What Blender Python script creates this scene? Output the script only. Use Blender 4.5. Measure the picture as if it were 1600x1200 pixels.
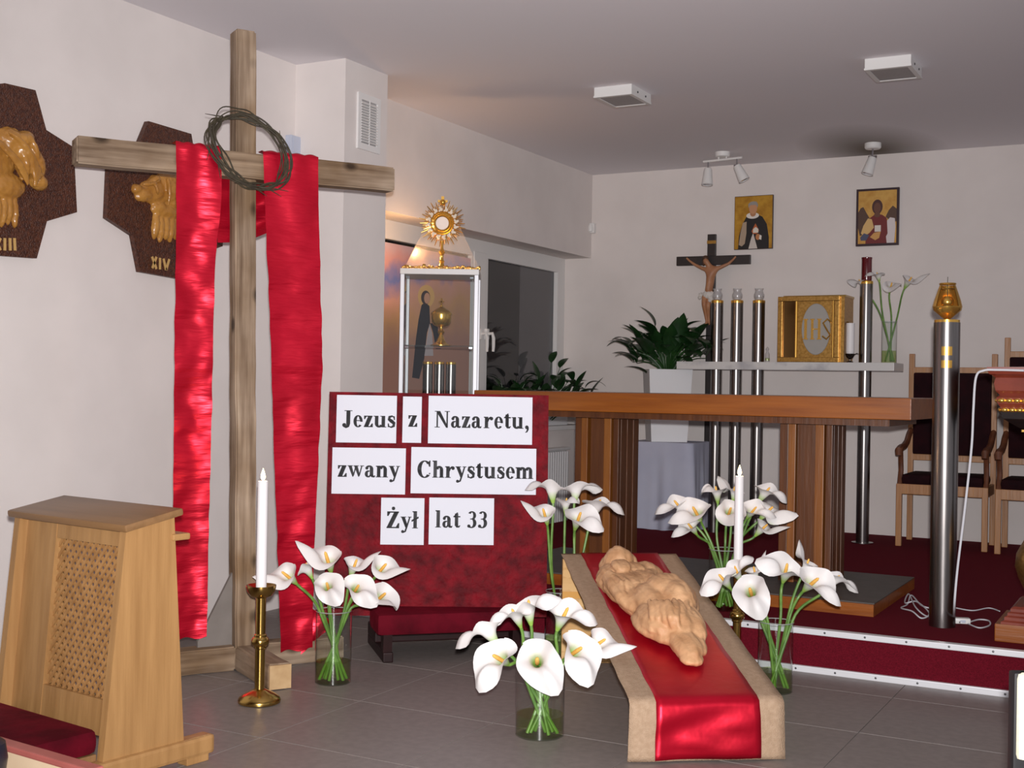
import bpy, bmesh, math, random
from math import sin, cos, pi, radians, sqrt, atan2, tan
from mathutils import Vector, Matrix, noise
random.seed(7)
for o in list(bpy.data.objects): bpy.data.objects.remove(o)
scene = bpy.context.scene
COL = scene.collection

# ------------------------------------------------------------------ camera
F = 1950.0
CAM = Vector((0, 0, 1.25))
YAW, PITCH, ROLL = radians(28.5), radians(.08), radians(.97)
FWD = Vector((-sin(YAW)*cos(PITCH), cos(YAW)*cos(PITCH), sin(PITCH)))
_r = Vector((cos(YAW), sin(YAW), 0)); _u = _r.cross(FWD)
RGT = cos(ROLL)*_r + sin(ROLL)*_u
UPV = -sin(ROLL)*_r + cos(ROLL)*_u
cd = bpy.data.cameras.new('camera'); cd.sensor_width = 36; cd.lens = F*36/1600; cd.clip_start = .05
cam = bpy.data.objects.new('camera', cd); COL.objects.link(cam)
cam.matrix_world = Matrix(((RGT.x, UPV.x, -FWD.x, CAM.x), (RGT.y, UPV.y, -FWD.y, CAM.y), (RGT.z, UPV.z, -FWD.z, CAM.z), (0, 0, 0, 1)))
scene.camera = cam

# ------------------------------------------------------------------ light and exposure
w = bpy.data.worlds.new('world'); scene.world = w; w.use_nodes = True
bg = w.node_tree.nodes['Background']; bg.inputs[0].default_value = (.95, .93, 1, 1); bg.inputs[1].default_value = .42
fl = bpy.data.lights.new('camera_flash', 'SPOT'); fl.energy = 1250; fl.shadow_soft_size = .025
fl.spot_size = radians(84); fl.spot_blend = 1.0; fl.color = (1, .982, .985)
flo = bpy.data.objects.new('camera_flash', fl); COL.objects.link(flo)
flo.matrix_world = cam.matrix_world.copy(); flo.location = CAM + RGT*.015 + UPV*.085 - FWD*.02
vs = scene.view_settings; vs.view_transform = 'Standard'; vs.look = 'None'; vs.exposure = 0.0; vs.gamma = 1; vs.use_curve_mapping = False

# ------------------------------------------------------------------ photo pixel -> place
def ray(x, y): return RGT*((x-800)/F) - UPV*((y-600)/F) + FWD
def Zp(x, y, z=0.0): d = ray(x, y); return CAM + d*((z-CAM.z)/d.z)
def Xp(x, y, X): d = ray(x, y); return CAM + d*((X-CAM.x)/d.x)
def Yp(x, y, Y): d = ray(x, y); return CAM + d*((Y-CAM.y)/d.y)
def Dp(x, y, dep): return CAM + ray(x, y)*dep
def plane(p0, n):
    def f(x, y, off=0.0):
        d = ray(x, y); return CAM + d*((n.dot(p0-CAM)+off)/n.dot(d))
    return f
def depth(p): return (Vector(p)-CAM).dot(FWD)
def zat(base, px, py):
    d = ray(px, py); t = (Vector(base).xy-CAM.xy).length/d.xy.length
    return CAM.z + d.z*t

# ------------------------------------------------------------------ materials
def _nt(name):
    m = bpy.data.materials.new(name); m.use_nodes = True
    nt = m.node_tree; return m, nt, nt.nodes['Principled BSDF']
def lin(c):
    return tuple((v/12.92 if v <= .04045 else ((v+.055)/1.055)**2.4) for v in (c[0]/255, c[1]/255, c[2]/255))+(1,)
def mat(name, c1, c2=None, rough=.6, metal=0, scale=8, stretch=(1, 1, 1), bump=0, bscale=None, detail=4, sheen=0, spec=.5, lo=.35, hi=.65, coat=0, aniso=0, emit=None, bstretch=None):
    """c1, c2 are 0-255 sRGB albedos mixed by a noise in object space."""
    m, nt, b = _nt(name); N = nt.nodes; L = nt.links
    b.inputs['Roughness'].default_value = rough; b.inputs['Metallic'].default_value = metal
    b.inputs['Specular IOR Level'].default_value = spec
    if sheen: b.inputs['Sheen Weight'].default_value = sheen; b.inputs['Sheen Roughness'].default_value = .35; b.inputs['Sheen Tint'].default_value = lin(c1)
    if coat: b.inputs['Coat Weight'].default_value = coat; b.inputs['Coat Roughness'].default_value = .15
    if aniso: b.inputs['Anisotropic'].default_value = aniso
    if emit: b.inputs['Emission Color'].default_value = lin(emit[0]); b.inputs['Emission Strength'].default_value = emit[1]
    if c2 is None and not bump:
        b.inputs['Base Color'].default_value = lin(c1); return m
    tc = N.new('ShaderNodeTexCoord'); mp = N.new('ShaderNodeMapping'); mp.inputs['Scale'].default_value = stretch
    L.new(tc.outputs['Object'], mp.inputs['Vector'])
    nz = N.new('ShaderNodeTexNoise'); nz.inputs['Scale'].default_value = scale; nz.inputs['Detail'].default_value = detail
    L.new(mp.outputs[0], nz.inputs['Vector'])
    cr = N.new('ShaderNodeValToRGB'); cr.color_ramp.elements[0].position = lo; cr.color_ramp.elements[1].position = hi
    cr.color_ramp.elements[0].color = lin(c1); cr.color_ramp.elements[1].color = lin(c2 or c1)
    L.new(nz.outputs['Fac'], cr.inputs[0]); L.new(cr.outputs[0], b.inputs['Base Color'])
    if bump:
        n2 = N.new('ShaderNodeTexNoise'); n2.inputs['Scale'].default_value = bscale or scale; n2.inputs['Detail'].default_value = 3
        if bstretch:
            m2 = N.new('ShaderNodeMapping'); m2.inputs['Scale'].default_value = bstretch; L.new(tc.outputs['Object'], m2.inputs['Vector']); L.new(m2.outputs[0], n2.inputs['Vector'])
        else: L.new(mp.outputs[0], n2.inputs['Vector'])
        bp = N.new('ShaderNodeBump'); bp.inputs['Strength'].default_value = bump; bp.inputs['Distance'].default_value = .01
        L.new(n2.outputs['Fac'], bp.inputs['Height']); L.new(bp.outputs[0], b.inputs['Normal'])
    return m
def glass(name, tint=(1, 1, 1), refl=1.0, rough=.02, ior=1.45, haze=0.0, haze_col=(1, 1, 1)):
    """thin clear glass: light passes straight through, the surface mirrors by Fresnel."""
    m = bpy.data.materials.new(name); m.use_nodes = True; nt = m.node_tree; nt.nodes.clear(); N = nt.nodes; L = nt.links
    out = N.new('ShaderNodeOutputMaterial'); mx = N.new('ShaderNodeMixShader'); tr = N.new('ShaderNodeBsdfTransparent'); gl = N.new('ShaderNodeBsdfGlossy')
    lw = N.new('ShaderNodeLayerWeight'); lw.inputs['Blend'].default_value = .5; pw = N.new('ShaderNodeMath'); pw.operation = 'POWER'; pw.inputs[1].default_value = 5
    fr = N.new('ShaderNodeMath'); fr.operation = 'MULTIPLY_ADD'; r0 = ((ior-1)/(ior+1))**2; fr.inputs[1].default_value = 1-r0; fr.inputs[2].default_value = r0
    L.new(lw.outputs['Facing'], pw.inputs[0]); L.new(pw.outputs[0], fr.inputs[0])
    tr.inputs[0].default_value = (*tint, 1); gl.inputs['Roughness'].default_value = rough
    mu = N.new('ShaderNodeMath'); mu.operation = 'MULTIPLY'; mu.inputs[1].default_value = refl; mu.use_clamp = True
    L.new(fr.outputs[0], mu.inputs[0]); L.new(mu.outputs[0], mx.inputs[0])
    src = tr
    if haze:
        df = N.new('ShaderNodeBsdfDiffuse'); df.inputs[0].default_value = (*haze_col, 1); m2 = N.new('ShaderNodeMixShader'); m2.inputs[0].default_value = haze
        L.new(tr.outputs[0], m2.inputs[1]); L.new(df.outputs[0], m2.inputs[2]); src = m2
    L.new(src.outputs[0], mx.inputs[1]); L.new(gl.outputs[0], mx.inputs[2]); L.new(mx.outputs[0], out.inputs[0])
    return m
def wood(name, c1, c2, axis='Z', rough=.45, k=1.0, bump=.15, coat=0):
    st = {'X': (.08, 1, 1), 'Y': (1, .08, 1), 'Z': (1, 1, .08)}[axis]
    return mat(name, c1, c2, rough, scale=26*k, stretch=st, bump=bump, bscale=60*k, detail=6, coat=coat, lo=.3, hi=.7)

M = {}
M['wall'] = mat('white plaster', (222, 214, 210), (228, 220, 216), .9, scale=3, bump=.05, bscale=260, spec=.2)
M['floor_tile'] = mat('grey porcelain tile', (120, 112, 108), (130, 121, 117), .42, scale=30, bump=.02, bscale=120, spec=.4)
M['grout'] = mat('pale grout', (129, 121, 117), rough=.9)
M['carpet'] = mat('dark red carpet', (112, 20, 36), (92, 14, 28), .95, scale=220, bump=.6, bscale=420, spec=.1, detail=2)
M['alu'] = mat('white aluminium profile', (225, 225, 228), rough=.35, metal=.2)
M['cab_post'] = mat('satin silver post', (196, 196, 200), rough=.5, metal=.6)
M['dark_screw'] = mat('screw grey', (90, 90, 92), rough=.4, metal=.8)
def weathered(name, axis):
    m, nt, b = _nt(name); N = nt.nodes; L = nt.links
    b.inputs['Roughness'].default_value = .85; b.inputs['Specular IOR Level'].default_value = .2
    tc = N.new('ShaderNodeTexCoord'); mp = N.new('ShaderNodeMapping'); mp.inputs['Scale'].default_value = {'X': (.06, 1, 1), 'Z': (1, 1, .06), 'Y': (1, .06, 1)}[axis]
    L.new(tc.outputs['Object'], mp.inputs[0])
    nz = N.new('ShaderNodeTexNoise'); nz.inputs['Scale'].default_value = 34; nz.inputs['Detail'].default_value = 7; L.new(mp.outputs[0], nz.inputs[0])
    cr = N.new('ShaderNodeValToRGB'); e = cr.color_ramp.elements; e[0].position = .3; e[0].color = lin((112, 94, 78)); e[1].position = .72; e[1].color = lin((178, 160, 140))
    L.new(nz.outputs[0], cr.inputs[0])
    big = N.new('ShaderNodeTexNoise'); big.inputs['Scale'].default_value = 3.2; big.inputs['Detail'].default_value = 3; L.new(tc.outputs['Object'], big.inputs[0])
    cr2 = N.new('ShaderNodeValToRGB'); e = cr2.color_ramp.elements; e[0].position = .35; e[0].color = lin((200, 182, 160)); e[1].position = .65; e[1].color = lin((255, 252, 250))
    L.new(big.outputs[0], cr2.inputs[0])
    mul = N.new('ShaderNodeMixRGB'); mul.blend_type = 'MULTIPLY'; mul.inputs[0].default_value = 1; L.new(cr.outputs[0], mul.inputs[1]); L.new(cr2.outputs[0], mul.inputs[2])
    vo = N.new('ShaderNodeTexVoronoi'); vo.inputs['Scale'].default_value = 7; mp2 = N.new('ShaderNodeMapping'); mp2.inputs['Scale'].default_value = {'X': (.7, 1, 1), 'Z': (1, 1, .7), 'Y': (1, .7, 1)}[axis]
    L.new(tc.outputs['Object'], mp2.inputs[0]); L.new(mp2.outputs[0], vo.inputs[0])
    cr3 = N.new('ShaderNodeValToRGB'); e = cr3.color_ramp.elements; e[0].position = .09; e[0].color = (.12, .1, .09, 1); e[1].position = .22; e[1].color = (1, 1, 1, 1)
    L.new(vo.outputs['Distance'], cr3.inputs[0])
    m3 = N.new('ShaderNodeMixRGB'); m3.blend_type = 'MULTIPLY'; m3.inputs[0].default_value = .85; L.new(mul.outputs[0], m3.inputs[1]); L.new(cr3.outputs[0], m3.inputs[2])
    L.new(m3.outputs[0], b.inputs['Base Color'])
    bp = N.new('ShaderNodeBump'); bp.inputs['Strength'].default_value = .45; bp.inputs['Distance'].default_value = .006; L.new(nz.outputs[0], bp.inputs['Height']); L.new(bp.outputs[0], b.inputs['Normal'])
    return m
M['old_z'] = weathered('weathered timber upright', 'Z'); M['old_x'] = weathered('weathered timber beam', 'X'); M['old_y'] = weathered('weathered timber foot', 'Y')
M['cut_end'] = mat('fresh sawn end', (196, 164, 122), (176, 142, 100), .8, scale=14, bump=.1)
M['grey_plate'] = mat('grey board', (112, 104, 98), (122, 114, 108), .7, scale=10)
M['satin'] = mat('crimson satin', (206, 18, 48), (190, 12, 40), .36, metal=.6, scale=5, spec=.5, bump=1.0, bscale=6, bstretch=(.7, .7, 3.6))
M['satin_flat'] = mat('crimson satin runner', (200, 16, 46), (184, 11, 38), .38, metal=.7, scale=5, spec=.5, bump=.3, bscale=9)
M['velvet'] = mat('crimson crushed velvet', (122, 6, 23), (80, 3, 14), .65, scale=14, bump=.9, bscale=30, sheen=.55, spec=.15, detail=6, lo=.35, hi=.65)
M['velvet_dark'] = mat('dark red velvet', (96, 8, 26), (66, 4, 16), .8, scale=7, bump=.5, bscale=14, sheen=.35, spec=.1)
M['paper'] = mat('white paper', (218, 219, 228), rough=.7)
M['ink'] = mat('black print', (30, 28, 34), rough=.6)
M['linen'] = mat('beige linen', (172, 146, 122), (160, 134, 110), .9, scale=60, bump=.4, bscale=300, spec=.1)
def osb_mat():
    m, nt, b = _nt('oriented strand board'); N = nt.nodes; L = nt.links; b.inputs['Roughness'].default_value = .7
    tc = N.new('ShaderNodeTexCoord'); vo = N.new('ShaderNodeTexVoronoi'); vo.inputs['Scale'].default_value = 26
    mp = N.new('ShaderNodeMapping'); mp.inputs['Scale'].default_value = (.5, .5, 1.4); mp.inputs['Rotation'].default_value = (.3, .5, .4); L.new(tc.outputs['Object'], mp.inputs[0]); L.new(mp.outputs[0], vo.inputs[0])
    cr = N.new('ShaderNodeValToRGB'); e = cr.color_ramp.elements; e[0].color = lin((188, 142, 84)); e[1].color = lin((222, 184, 128)); L.new(vo.outputs['Color'], cr.inputs[0]); L.new(cr.outputs[0], b.inputs['Base Color'])
    bp = N.new('ShaderNodeBump'); bp.inputs['Strength'].default_value = .3; bp.inputs['Distance'].default_value = .004; L.new(vo.outputs['Distance'], bp.inputs['Height']); L.new(bp.outputs[0], b.inputs['Normal'])
    return m
M['osb'] = osb_mat()
M['limewood'] = mat('carved pale wood', (206, 162, 120), (176, 130, 90), .6, scale=11, bump=.35, bscale=45, detail=6)
M['oak'] = wood('light oak', (172, 130, 82), (150, 110, 66), 'Z', .42)
M['oak_x'] = wood('light oak top', (138, 102, 66), (120, 88, 56), 'X', .4)
M['oak_dark'] = mat('oak lattice', (168, 124, 76), (148, 106, 62), .5, scale=30)
M['altar_x'] = wood('honey oak slab', (150, 84, 24), (122, 62, 14), 'X', .35, coat=.1)
M['altar_z'] = wood('brown oak boards', (104, 58, 24), (78, 40, 15), 'Z', .4)
M['altar_rib'] = wood('lighter oak ribs', (150, 92, 36), (124, 70, 26), 'Z', .4)
M['plinth_top'] = mat('dark grey stone', (84, 78, 74), (74, 68, 64), .5, scale=12)
M['steel'] = mat('brushed steel', (142, 136, 134), (126, 122, 120), .27, metal=1, scale=40, stretch=(8, 8, .2))
M['chrome'] = mat('chrome', (200, 200, 205), rough=.12, metal=1)
M['brass'] = mat('polished brass', (186, 152, 84), rough=.2, metal=1)
M['gold'] = mat('polished gold', (226, 178, 88), rough=.24, metal=.85)
M['gold_satin'] = mat('brushed gold', (188, 146, 80), (158, 118, 58), .36, metal=.9, scale=60, bump=.08)
M['wax'] = mat('white wax', (232, 228, 228), rough=.45, spec=.4)
M['marble'] = mat('veined white marble', (206, 204, 202), (148, 148, 156), .3, scale=5, detail=8, lo=.55, hi=.72)
M['white_paint'] = mat('white paint', (226, 224, 222), rough=.45)
M['white_pot'] = mat('matt white planter', (222, 222, 224), rough=.55)
M['white_plastic'] = mat('white plastic', (230, 228, 226), rough=.4)
M['grey_plastic'] = mat('pale blue grey plastic', (190, 196, 212), rough=.5)
M['diffuser'] = mat('grey diffuser', (168, 164, 164), (158, 154, 154), .5, scale=120)
M['cloth_grey'] = mat('pale blue grey cloth', (184, 186, 202), (176, 178, 196), .9, scale=4, spec=.1)
M['leaf'] = mat('dark green leaf', (28, 62, 26), (18, 42, 18), .38, scale=9, spec=.45)
M['leaf_lt'] = mat('green leaf', (44, 84, 34), (30, 60, 26), .4, scale=9, spec=.45)
M['stem'] = mat('green stalk', (112, 150, 66), (78, 116, 44), .45, scale=18)
M['spadix'] = mat('yellow spadix', (240, 188, 92), (226, 166, 70), .7, scale=60)
def spathe_mat():
    m, nt, b = _nt('white calla petal'); N = nt.nodes; L = nt.links; b.inputs['Roughness'].default_value = .5; b.inputs['Specular IOR Level'].default_value = .3
    b.inputs['Subsurface Weight'].default_value = .0
    tc = N.new('ShaderNodeTexCoord'); sx = N.new('ShaderNodeSeparateXYZ'); L.new(tc.outputs['Object'], sx.inputs[0])
    cr = N.new('ShaderNodeValToRGB'); e = cr.color_ramp.elements; e[0].position = .012; e[0].color = lin((150, 186, 84)); e[1].position = .05; e[1].color = lin((222, 218, 216))
    L.new(sx.outputs['Z'], cr.inputs[0]); L.new(cr.outputs[0], b.inputs['Base Color'])
    return m
M['spathe'] = spathe_mat()
M['vase'] = glass('clear vase glass', (.955, .975, .965), 2.0)
M['rimglass'] = glass('vase rim glass', (.9, .94, .92), 3.0, .08, haze=.25, haze_col=(.8, .85, .83))
M['water'] = glass('vase water', (.82, .88, .66), .5, ior=1.33)
M['pane'] = glass('window pane', (.55, .55, .56), 1.6, .03)
M['cabglass'] = glass('cabinet glass', (.96, .98, .975), 1.2, .02)
M['cupglass'] = glass('frosted cup glass', (.95, .95, .95), 2.0, .12, haze=.22, haze_col=(.8, .78, .78))
M['tulle'] = glass('sheer tulle', (1, 1, 1), 0, haze=.13, haze_col=(.95, .86, .78))
M['redglass'] = mat('deep red glass', (92, 6, 18), rough=.12, spec=.7)
M['black_wood'] = mat('black stained wood', (26, 18, 18), (36, 24, 22), .45, scale=20)
M['bench_wood'] = mat('dark red brown stained wood', (40, 14, 14), (30, 10, 10), .5, scale=20, spec=.25)
M['flesh'] = mat('painted flesh', (176, 124, 88), (158, 106, 74), .5, scale=14)
M['hair'] = mat('painted brown hair', (72, 46, 30), rough=.6)
M['loin'] = mat('white painted cloth', (206, 200, 194), rough=.6)
M['plaque'] = mat('dark stained plaque', (88, 46, 26), (62, 28, 16), .4, scale=60, bump=.9, bscale=130, detail=2)
M['relief'] = mat('honey carved relief', (184, 132, 62), (160, 108, 46), .32, scale=8, coat=.2)
M['numeral'] = mat('pale carved numeral', (196, 158, 98), rough=.5)
M['chairwood'] = wood('beech chair wood', (184, 132, 84), (160, 110, 68), 'Z', .4)
M['chairdark'] = mat('dark red upholstery', (38, 6, 12), (26, 4, 9), .8, scale=12, spec=.15)
M['chairarm'] = mat('brown arm rest', (112, 66, 42), (92, 52, 32), .4, scale=14)
M['mahogany'] = mat('red brown moulding', (132, 56, 38), (116, 46, 30), .3, scale=10, coat=.3)
M['pinkish'] = mat('reddish edging', (170, 92, 84), (158, 84, 76), .5, scale=12)
M['pale_board'] = mat('pale laminate', (222, 196, 164), (214, 186, 152), .5, scale=6)
M['navy'] = mat('dark navy vinyl', (24, 24, 40), rough=.4)
M['cream'] = mat('cream ribbed panel', (252, 248, 224), (240, 232, 196), .4, scale=3, stretch=(.3, .3, 12))
M['dark'] = mat('near black', (22, 20, 22), rough=.6)
M['radiator'] = mat('radiator enamel', (214, 212, 212), rough=.4)
M['flame'] = mat('candle flame', (255, 190, 90), emit=((255, 226, 170), 14))
M['vine'] = mat('dry vine', (66, 58, 40), (48, 40, 28), .7, scale=30)
M['cable'] = mat('white cable', (206, 206, 212), rough=.5)
M['pure_white'] = mat('host white', (250, 236, 226), rough=.5)

# ------------------------------------------------------------------ mesh builder
class MB:
    def __init__(s): s.v = []; s.f = []
    def add(s, vs, fs):
        k = len(s.v); s.v += [tuple(v) for v in vs]; s.f += [tuple(i+k for i in f) for f in fs]; return s
    def box(s, x0, x1, y0, y1, z0, z1, T=None):
        vs = [Vector((x, y, z)) for x in (x0, x1) for y in (y0, y1) for z in (z0, z1)]
        if T: vs = [T@v for v in vs]
        return s.add(vs, [(0, 1, 3, 2), (4, 6, 7, 5), (0, 4, 5, 1), (2, 3, 7, 6), (0, 2, 6, 4), (1, 5, 7, 3)])
    def bbox(s, x0, x1, y0, y1, z0, z1, b=.004, T=None):
        """box with chamfered edges"""
        bm = bmesh.new(); bmesh.ops.create_cube(bm, size=1)
        for v in bm.verts: v.co = Vector(((x0+x1)/2+v.co.x*(x1-x0), (y0+y1)/2+v.co.y*(y1-y0), (z0+z1)/2+v.co.z*(z1-z0)))
        bmesh.ops.bevel(bm, geom=list(bm.edges), offset=b, segments=2, affect='EDGES', profile=.6)
        s.bm(bm, T); return s
    def bm(s, bm, T=None):
        bm.verts.ensure_lookup_table(); bm.verts.index_update()
        s.add([(T@v.co if T else v.co) for v in bm.verts], [[v.index for v in f.verts] for f in bm.faces]); bm.free(); return s
    def prism(s, poly, a, b, T=None):
        """poly: 2D list (x,z) extruded along y from a to b"""
        n = len(poly); vs = [Vector((p[0], a, p[1])) for p in poly]+[Vector((p[0], b, p[1])) for p in poly]
        if T: vs = [T@v for v in vs]
        return s.add(vs, [tuple(range(n)), tuple(range(2*n-1, n-1, -1))]+[(i, i+n, (i+1) % n+n, (i+1) % n) for i in range(n)])
    def lathe(s, prof, seg=24, c=(0, 0, 0), T=None, a0=0, a1=2*pi):
        full = abs(a1-a0-2*pi) < 1e-6; n = seg if full else seg+1; vs = []
        for r, z in prof:
            for i in range(n):
                a = a0+(a1-a0)*i/seg; vs.append(Vector((c[0]+r*cos(a), c[1]+r*sin(a), c[2]+z)))
        if T: vs = [T@v for v in vs]
        fs = []
        for j in range(len(prof)-1):
            for i in range(seg):
                k = (i+1) % n if full else i+1; fs.append((j*n+i, j*n+k, (j+1)*n+k, (j+1)*n+i))
        return s.add(vs, fs)
    def cyl(s, r, z0, z1, seg=20, c=(0, 0), T=None):
        return s.lathe([(0, z0), (r, z0), (r, z1), (0, z1)], seg, (c[0], c[1], 0), T)
    def tube(s, pts, r, seg=8, closed=False):
        pts = [Vector(p) for p in pts]; n = len(pts); rr = r if isinstance(r, (list, tuple)) else [r]*n
        vs = []; nrm = None
        for i, p in enumerate(pts):
            if closed: t = (pts[(i+1) % n]-pts[i-1])
            else: t = (pts[min(i+1, n-1)]-pts[max(i-1, 0)])
            t.normalize()
            if nrm is None:
                nrm = t.orthogonal().normalized()
            nrm = (nrm-t*nrm.dot(t))
            nrm = nrm.normalized() if nrm.length > 1e-6 else t.orthogonal().normalized()
            bn = t.cross(nrm)
            for k in range(seg):
                a = 2*pi*k/seg; vs.append(p+(nrm*cos(a)+bn*sin(a))*rr[i])
        fs = [(j*seg+k, j*seg+(k+1) % seg, ((j+1) % n)*seg+(k+1) % seg, ((j+1) % n)*seg+k) for j in range(n if closed else n-1) for k in range(seg)]
        if not closed: fs += [tuple(range(seg-1, -1, -1)), tuple((n-1)*seg+k for k in range(seg))]
        return s.add(vs, fs)
    def grid(s, fn, nu, nv):
        vs = [fn(i/nu, j/nv) for j in range(nv+1) for i in range(nu+1)]
        return s.add(vs, [(j*(nu+1)+i, j*(nu+1)+i+1, (j+1)*(nu+1)+i+1, (j+1)*(nu+1)+i) for j in range(nv) for i in range(nu)])
    def ball(s, c, r, seg=12, T=None):
        """ellipsoid, r scalar or triple"""
        r = r if isinstance(r, (list, tuple)) else (r, r, r)
        h = seg//2; vs = []; fs = []
        for j in range(h+1):
            for i in range(seg):
                a = 2*pi*i/seg; b = pi*j/h; v = Vector((r[0]*sin(b)*cos(a), r[1]*sin(b)*sin(a), -r[2]*cos(b)))
                vs.append(Vector(c)+((T@v) if T else v))
        for j in range(h):
            for i in range(seg): fs.append((j*seg+i, j*seg+(i+1) % seg, (j+1)*seg+(i+1) % seg, (j+1)*seg+i))
        return s.add(vs, fs)
    def build(s, name, m, parent=None, smooth=False, loc=None, T=None):
        me = bpy.data.meshes.new(name); me.from_pydata(s.v, [], s.f); me.update()
        bm = bmesh.new(); bm.from_mesh(me); bmesh.ops.remove_doubles(bm, verts=bm.verts, dist=1e-6); bmesh.ops.recalc_face_normals(bm, faces=bm.faces); bm.to_mesh(me); bm.free()
        if m: me.materials.append(M[m] if isinstance(m, str) else m)
        if smooth:
            for p in me.polygons: p.use_smooth = True
            if smooth != 'all':
                try: me.set_sharp_from_angle(angle=radians(38))
                except Exception: pass
        o = bpy.data.objects.new(name, me); COL.objects.link(o)
        if parent: o.parent = parent
        if T is not None: o.matrix_local = T
        if loc is not None: o.location = loc
        return o
def obj_copy(src, parent=None, T=None, loc=None):
    o = src.copy(); COL.objects.link(o); o.parent = parent
    if T is not None: o.matrix_local = T
    if loc is not None: o.location = loc
    return o
def tag(o, label, cat, group=None):
    o['label'] = label; o['category'] = cat
    if group: o['group'] = group
    return o
def thing(name, label, cat, loc=(0, 0, 0), rz=0.0, group=None):
    o = bpy.data.objects.new(name, None); COL.objects.link(o); o.empty_display_size = .1
    o.location = loc; o.rotation_euler = (0, 0, rz); tag(o, label, cat, group); return o
def struct(o, label=None):
    o['kind'] = 'structure'
    if label: o['label'] = label
    return o
def frame(p, x, y, z):
    return Matrix(((x.x, y.x, z.x, p.x), (x.y, y.y, z.y, p.y), (x.z, y.z, z.z, p.z), (0, 0, 0, 1)))
def remeshed(mb, name, m, parent, voxel, smooth_it=4, disp=None, T=None):
    """fuse overlapping blobs into one continuous skin"""
    o = mb.build(name, m, None)
    r = o.modifiers.new('r', 'REMESH'); r.mode = 'VOXEL'; r.voxel_size = voxel
    sm = o.modifiers.new('s', 'SMOOTH'); sm.iterations = smooth_it; sm.factor = .5
    dg = bpy.context.evaluated_depsgraph_get(); me = bpy.data.meshes.new_from_object(o.evaluated_get(dg))
    o.modifiers.clear(); old = o.data; o.data = me; bpy.data.meshes.remove(old)
    me.name = name
    if not me.materials: me.materials.append(M[m])
    if disp:
        sc, am = disp
        nr_ = [Vector(v.normal) for v in me.vertices]
        for v, vn in zip(me.vertices, nr_): v.co = v.co+vn*(noise.noise(Vector(v.co)*sc)*am+noise.noise(Vector(v.co)*sc*2.7)*am*.5)
    for p in me.polygons: p.use_smooth = True
    if parent: o.parent = parent
    if T is not None: o.matrix_local = T
    return o

# ================================================================== SETTING
CZ, PZ, XL, YS, YB = 3.017, .19, -4.40, 5.52, 9.45
XP, YP2 = -4.06, 5.925          # pillar face and far edge
# floor: recessed grout bed and tiles
fo = struct(MB().box(-4.7, 3.6, -1.2, YS+.1, -.1, -.004).build('floor', 'grout'))
tile_p = Zp(700, 1118); ty0 = tile_p.y; TW, TH = .6, .6
tx0 = Zp(1000, 1172).x
first = None; g = .0018
for j in range(-9, 7):
    for i in range(-9, 12):
        x0, y0 = tx0+i*TW, ty0+j*TH; x1, y1 = x0+TW, y0+TH
        x0, x1, y0, y1 = max(x0, -4.6), min(x1, 3.5), max(y0, -1.0), min(y1, YS+.05)
        if x1-x0 < .02 or y1-y0 < .02: continue
        cut = (x1-x0 < TW-.001) or (y1-y0 < TH-.001)
        if not cut and first: obj_copy(first, fo, loc=(x0, y0, 0)); continue
        t = MB().bbox(g, x1-x0-g, g, y1-y0-g, -.012, 0, .0012).build('tile', 'floor_tile', fo, loc=(x0, y0, 0))
        if not cut: first = t
# ceiling with soot stain round the single spotlight
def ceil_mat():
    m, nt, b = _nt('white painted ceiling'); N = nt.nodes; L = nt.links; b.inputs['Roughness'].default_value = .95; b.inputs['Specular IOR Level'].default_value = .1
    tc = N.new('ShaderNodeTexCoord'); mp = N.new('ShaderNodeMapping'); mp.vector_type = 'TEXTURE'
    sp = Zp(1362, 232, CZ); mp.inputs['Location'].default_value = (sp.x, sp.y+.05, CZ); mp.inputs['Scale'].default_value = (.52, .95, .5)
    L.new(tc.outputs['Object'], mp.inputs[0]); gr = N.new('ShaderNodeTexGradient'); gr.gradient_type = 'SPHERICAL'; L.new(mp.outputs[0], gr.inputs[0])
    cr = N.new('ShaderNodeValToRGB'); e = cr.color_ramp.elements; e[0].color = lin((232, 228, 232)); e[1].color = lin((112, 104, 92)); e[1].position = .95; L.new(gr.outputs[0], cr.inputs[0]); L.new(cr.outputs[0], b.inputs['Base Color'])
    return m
struct(MB().box(-4.7, 3.6, -1.2, YB+.2, CZ, CZ+.15).build('ceiling', ceil_mat()))
struct(MB().box(XL-.35, XL, -1.2, YS+.02, -.1, CZ+.05).build('wall_left', 'wall'))
struct(MB().box(XL-.35, XP, YS, YP2, -.05, CZ+.05).build('wall_pillar', 'wall'))
# window wall: lintel above, apron below, pier behind the pillar
WY0, WZ0, WZ1, WX = 6.30, .94, 2.325, -4.67
ww = MB().box(XL-.4, XL, YP2, YB+.1, WZ1, CZ+.05).box(XL-.4, XL, YP2, WY0, -.05, WZ1-.0002).box(XL-.4, XL, WY0+.0002, YB+.1, -.05, WZ0-.03)
struct(ww.build('wall_window', 'wall'))
struct(MB().box(WX-.4, 3.6, YB, YB+.2, -.05, CZ+.05).build('wall_back', 'wall'))
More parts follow.
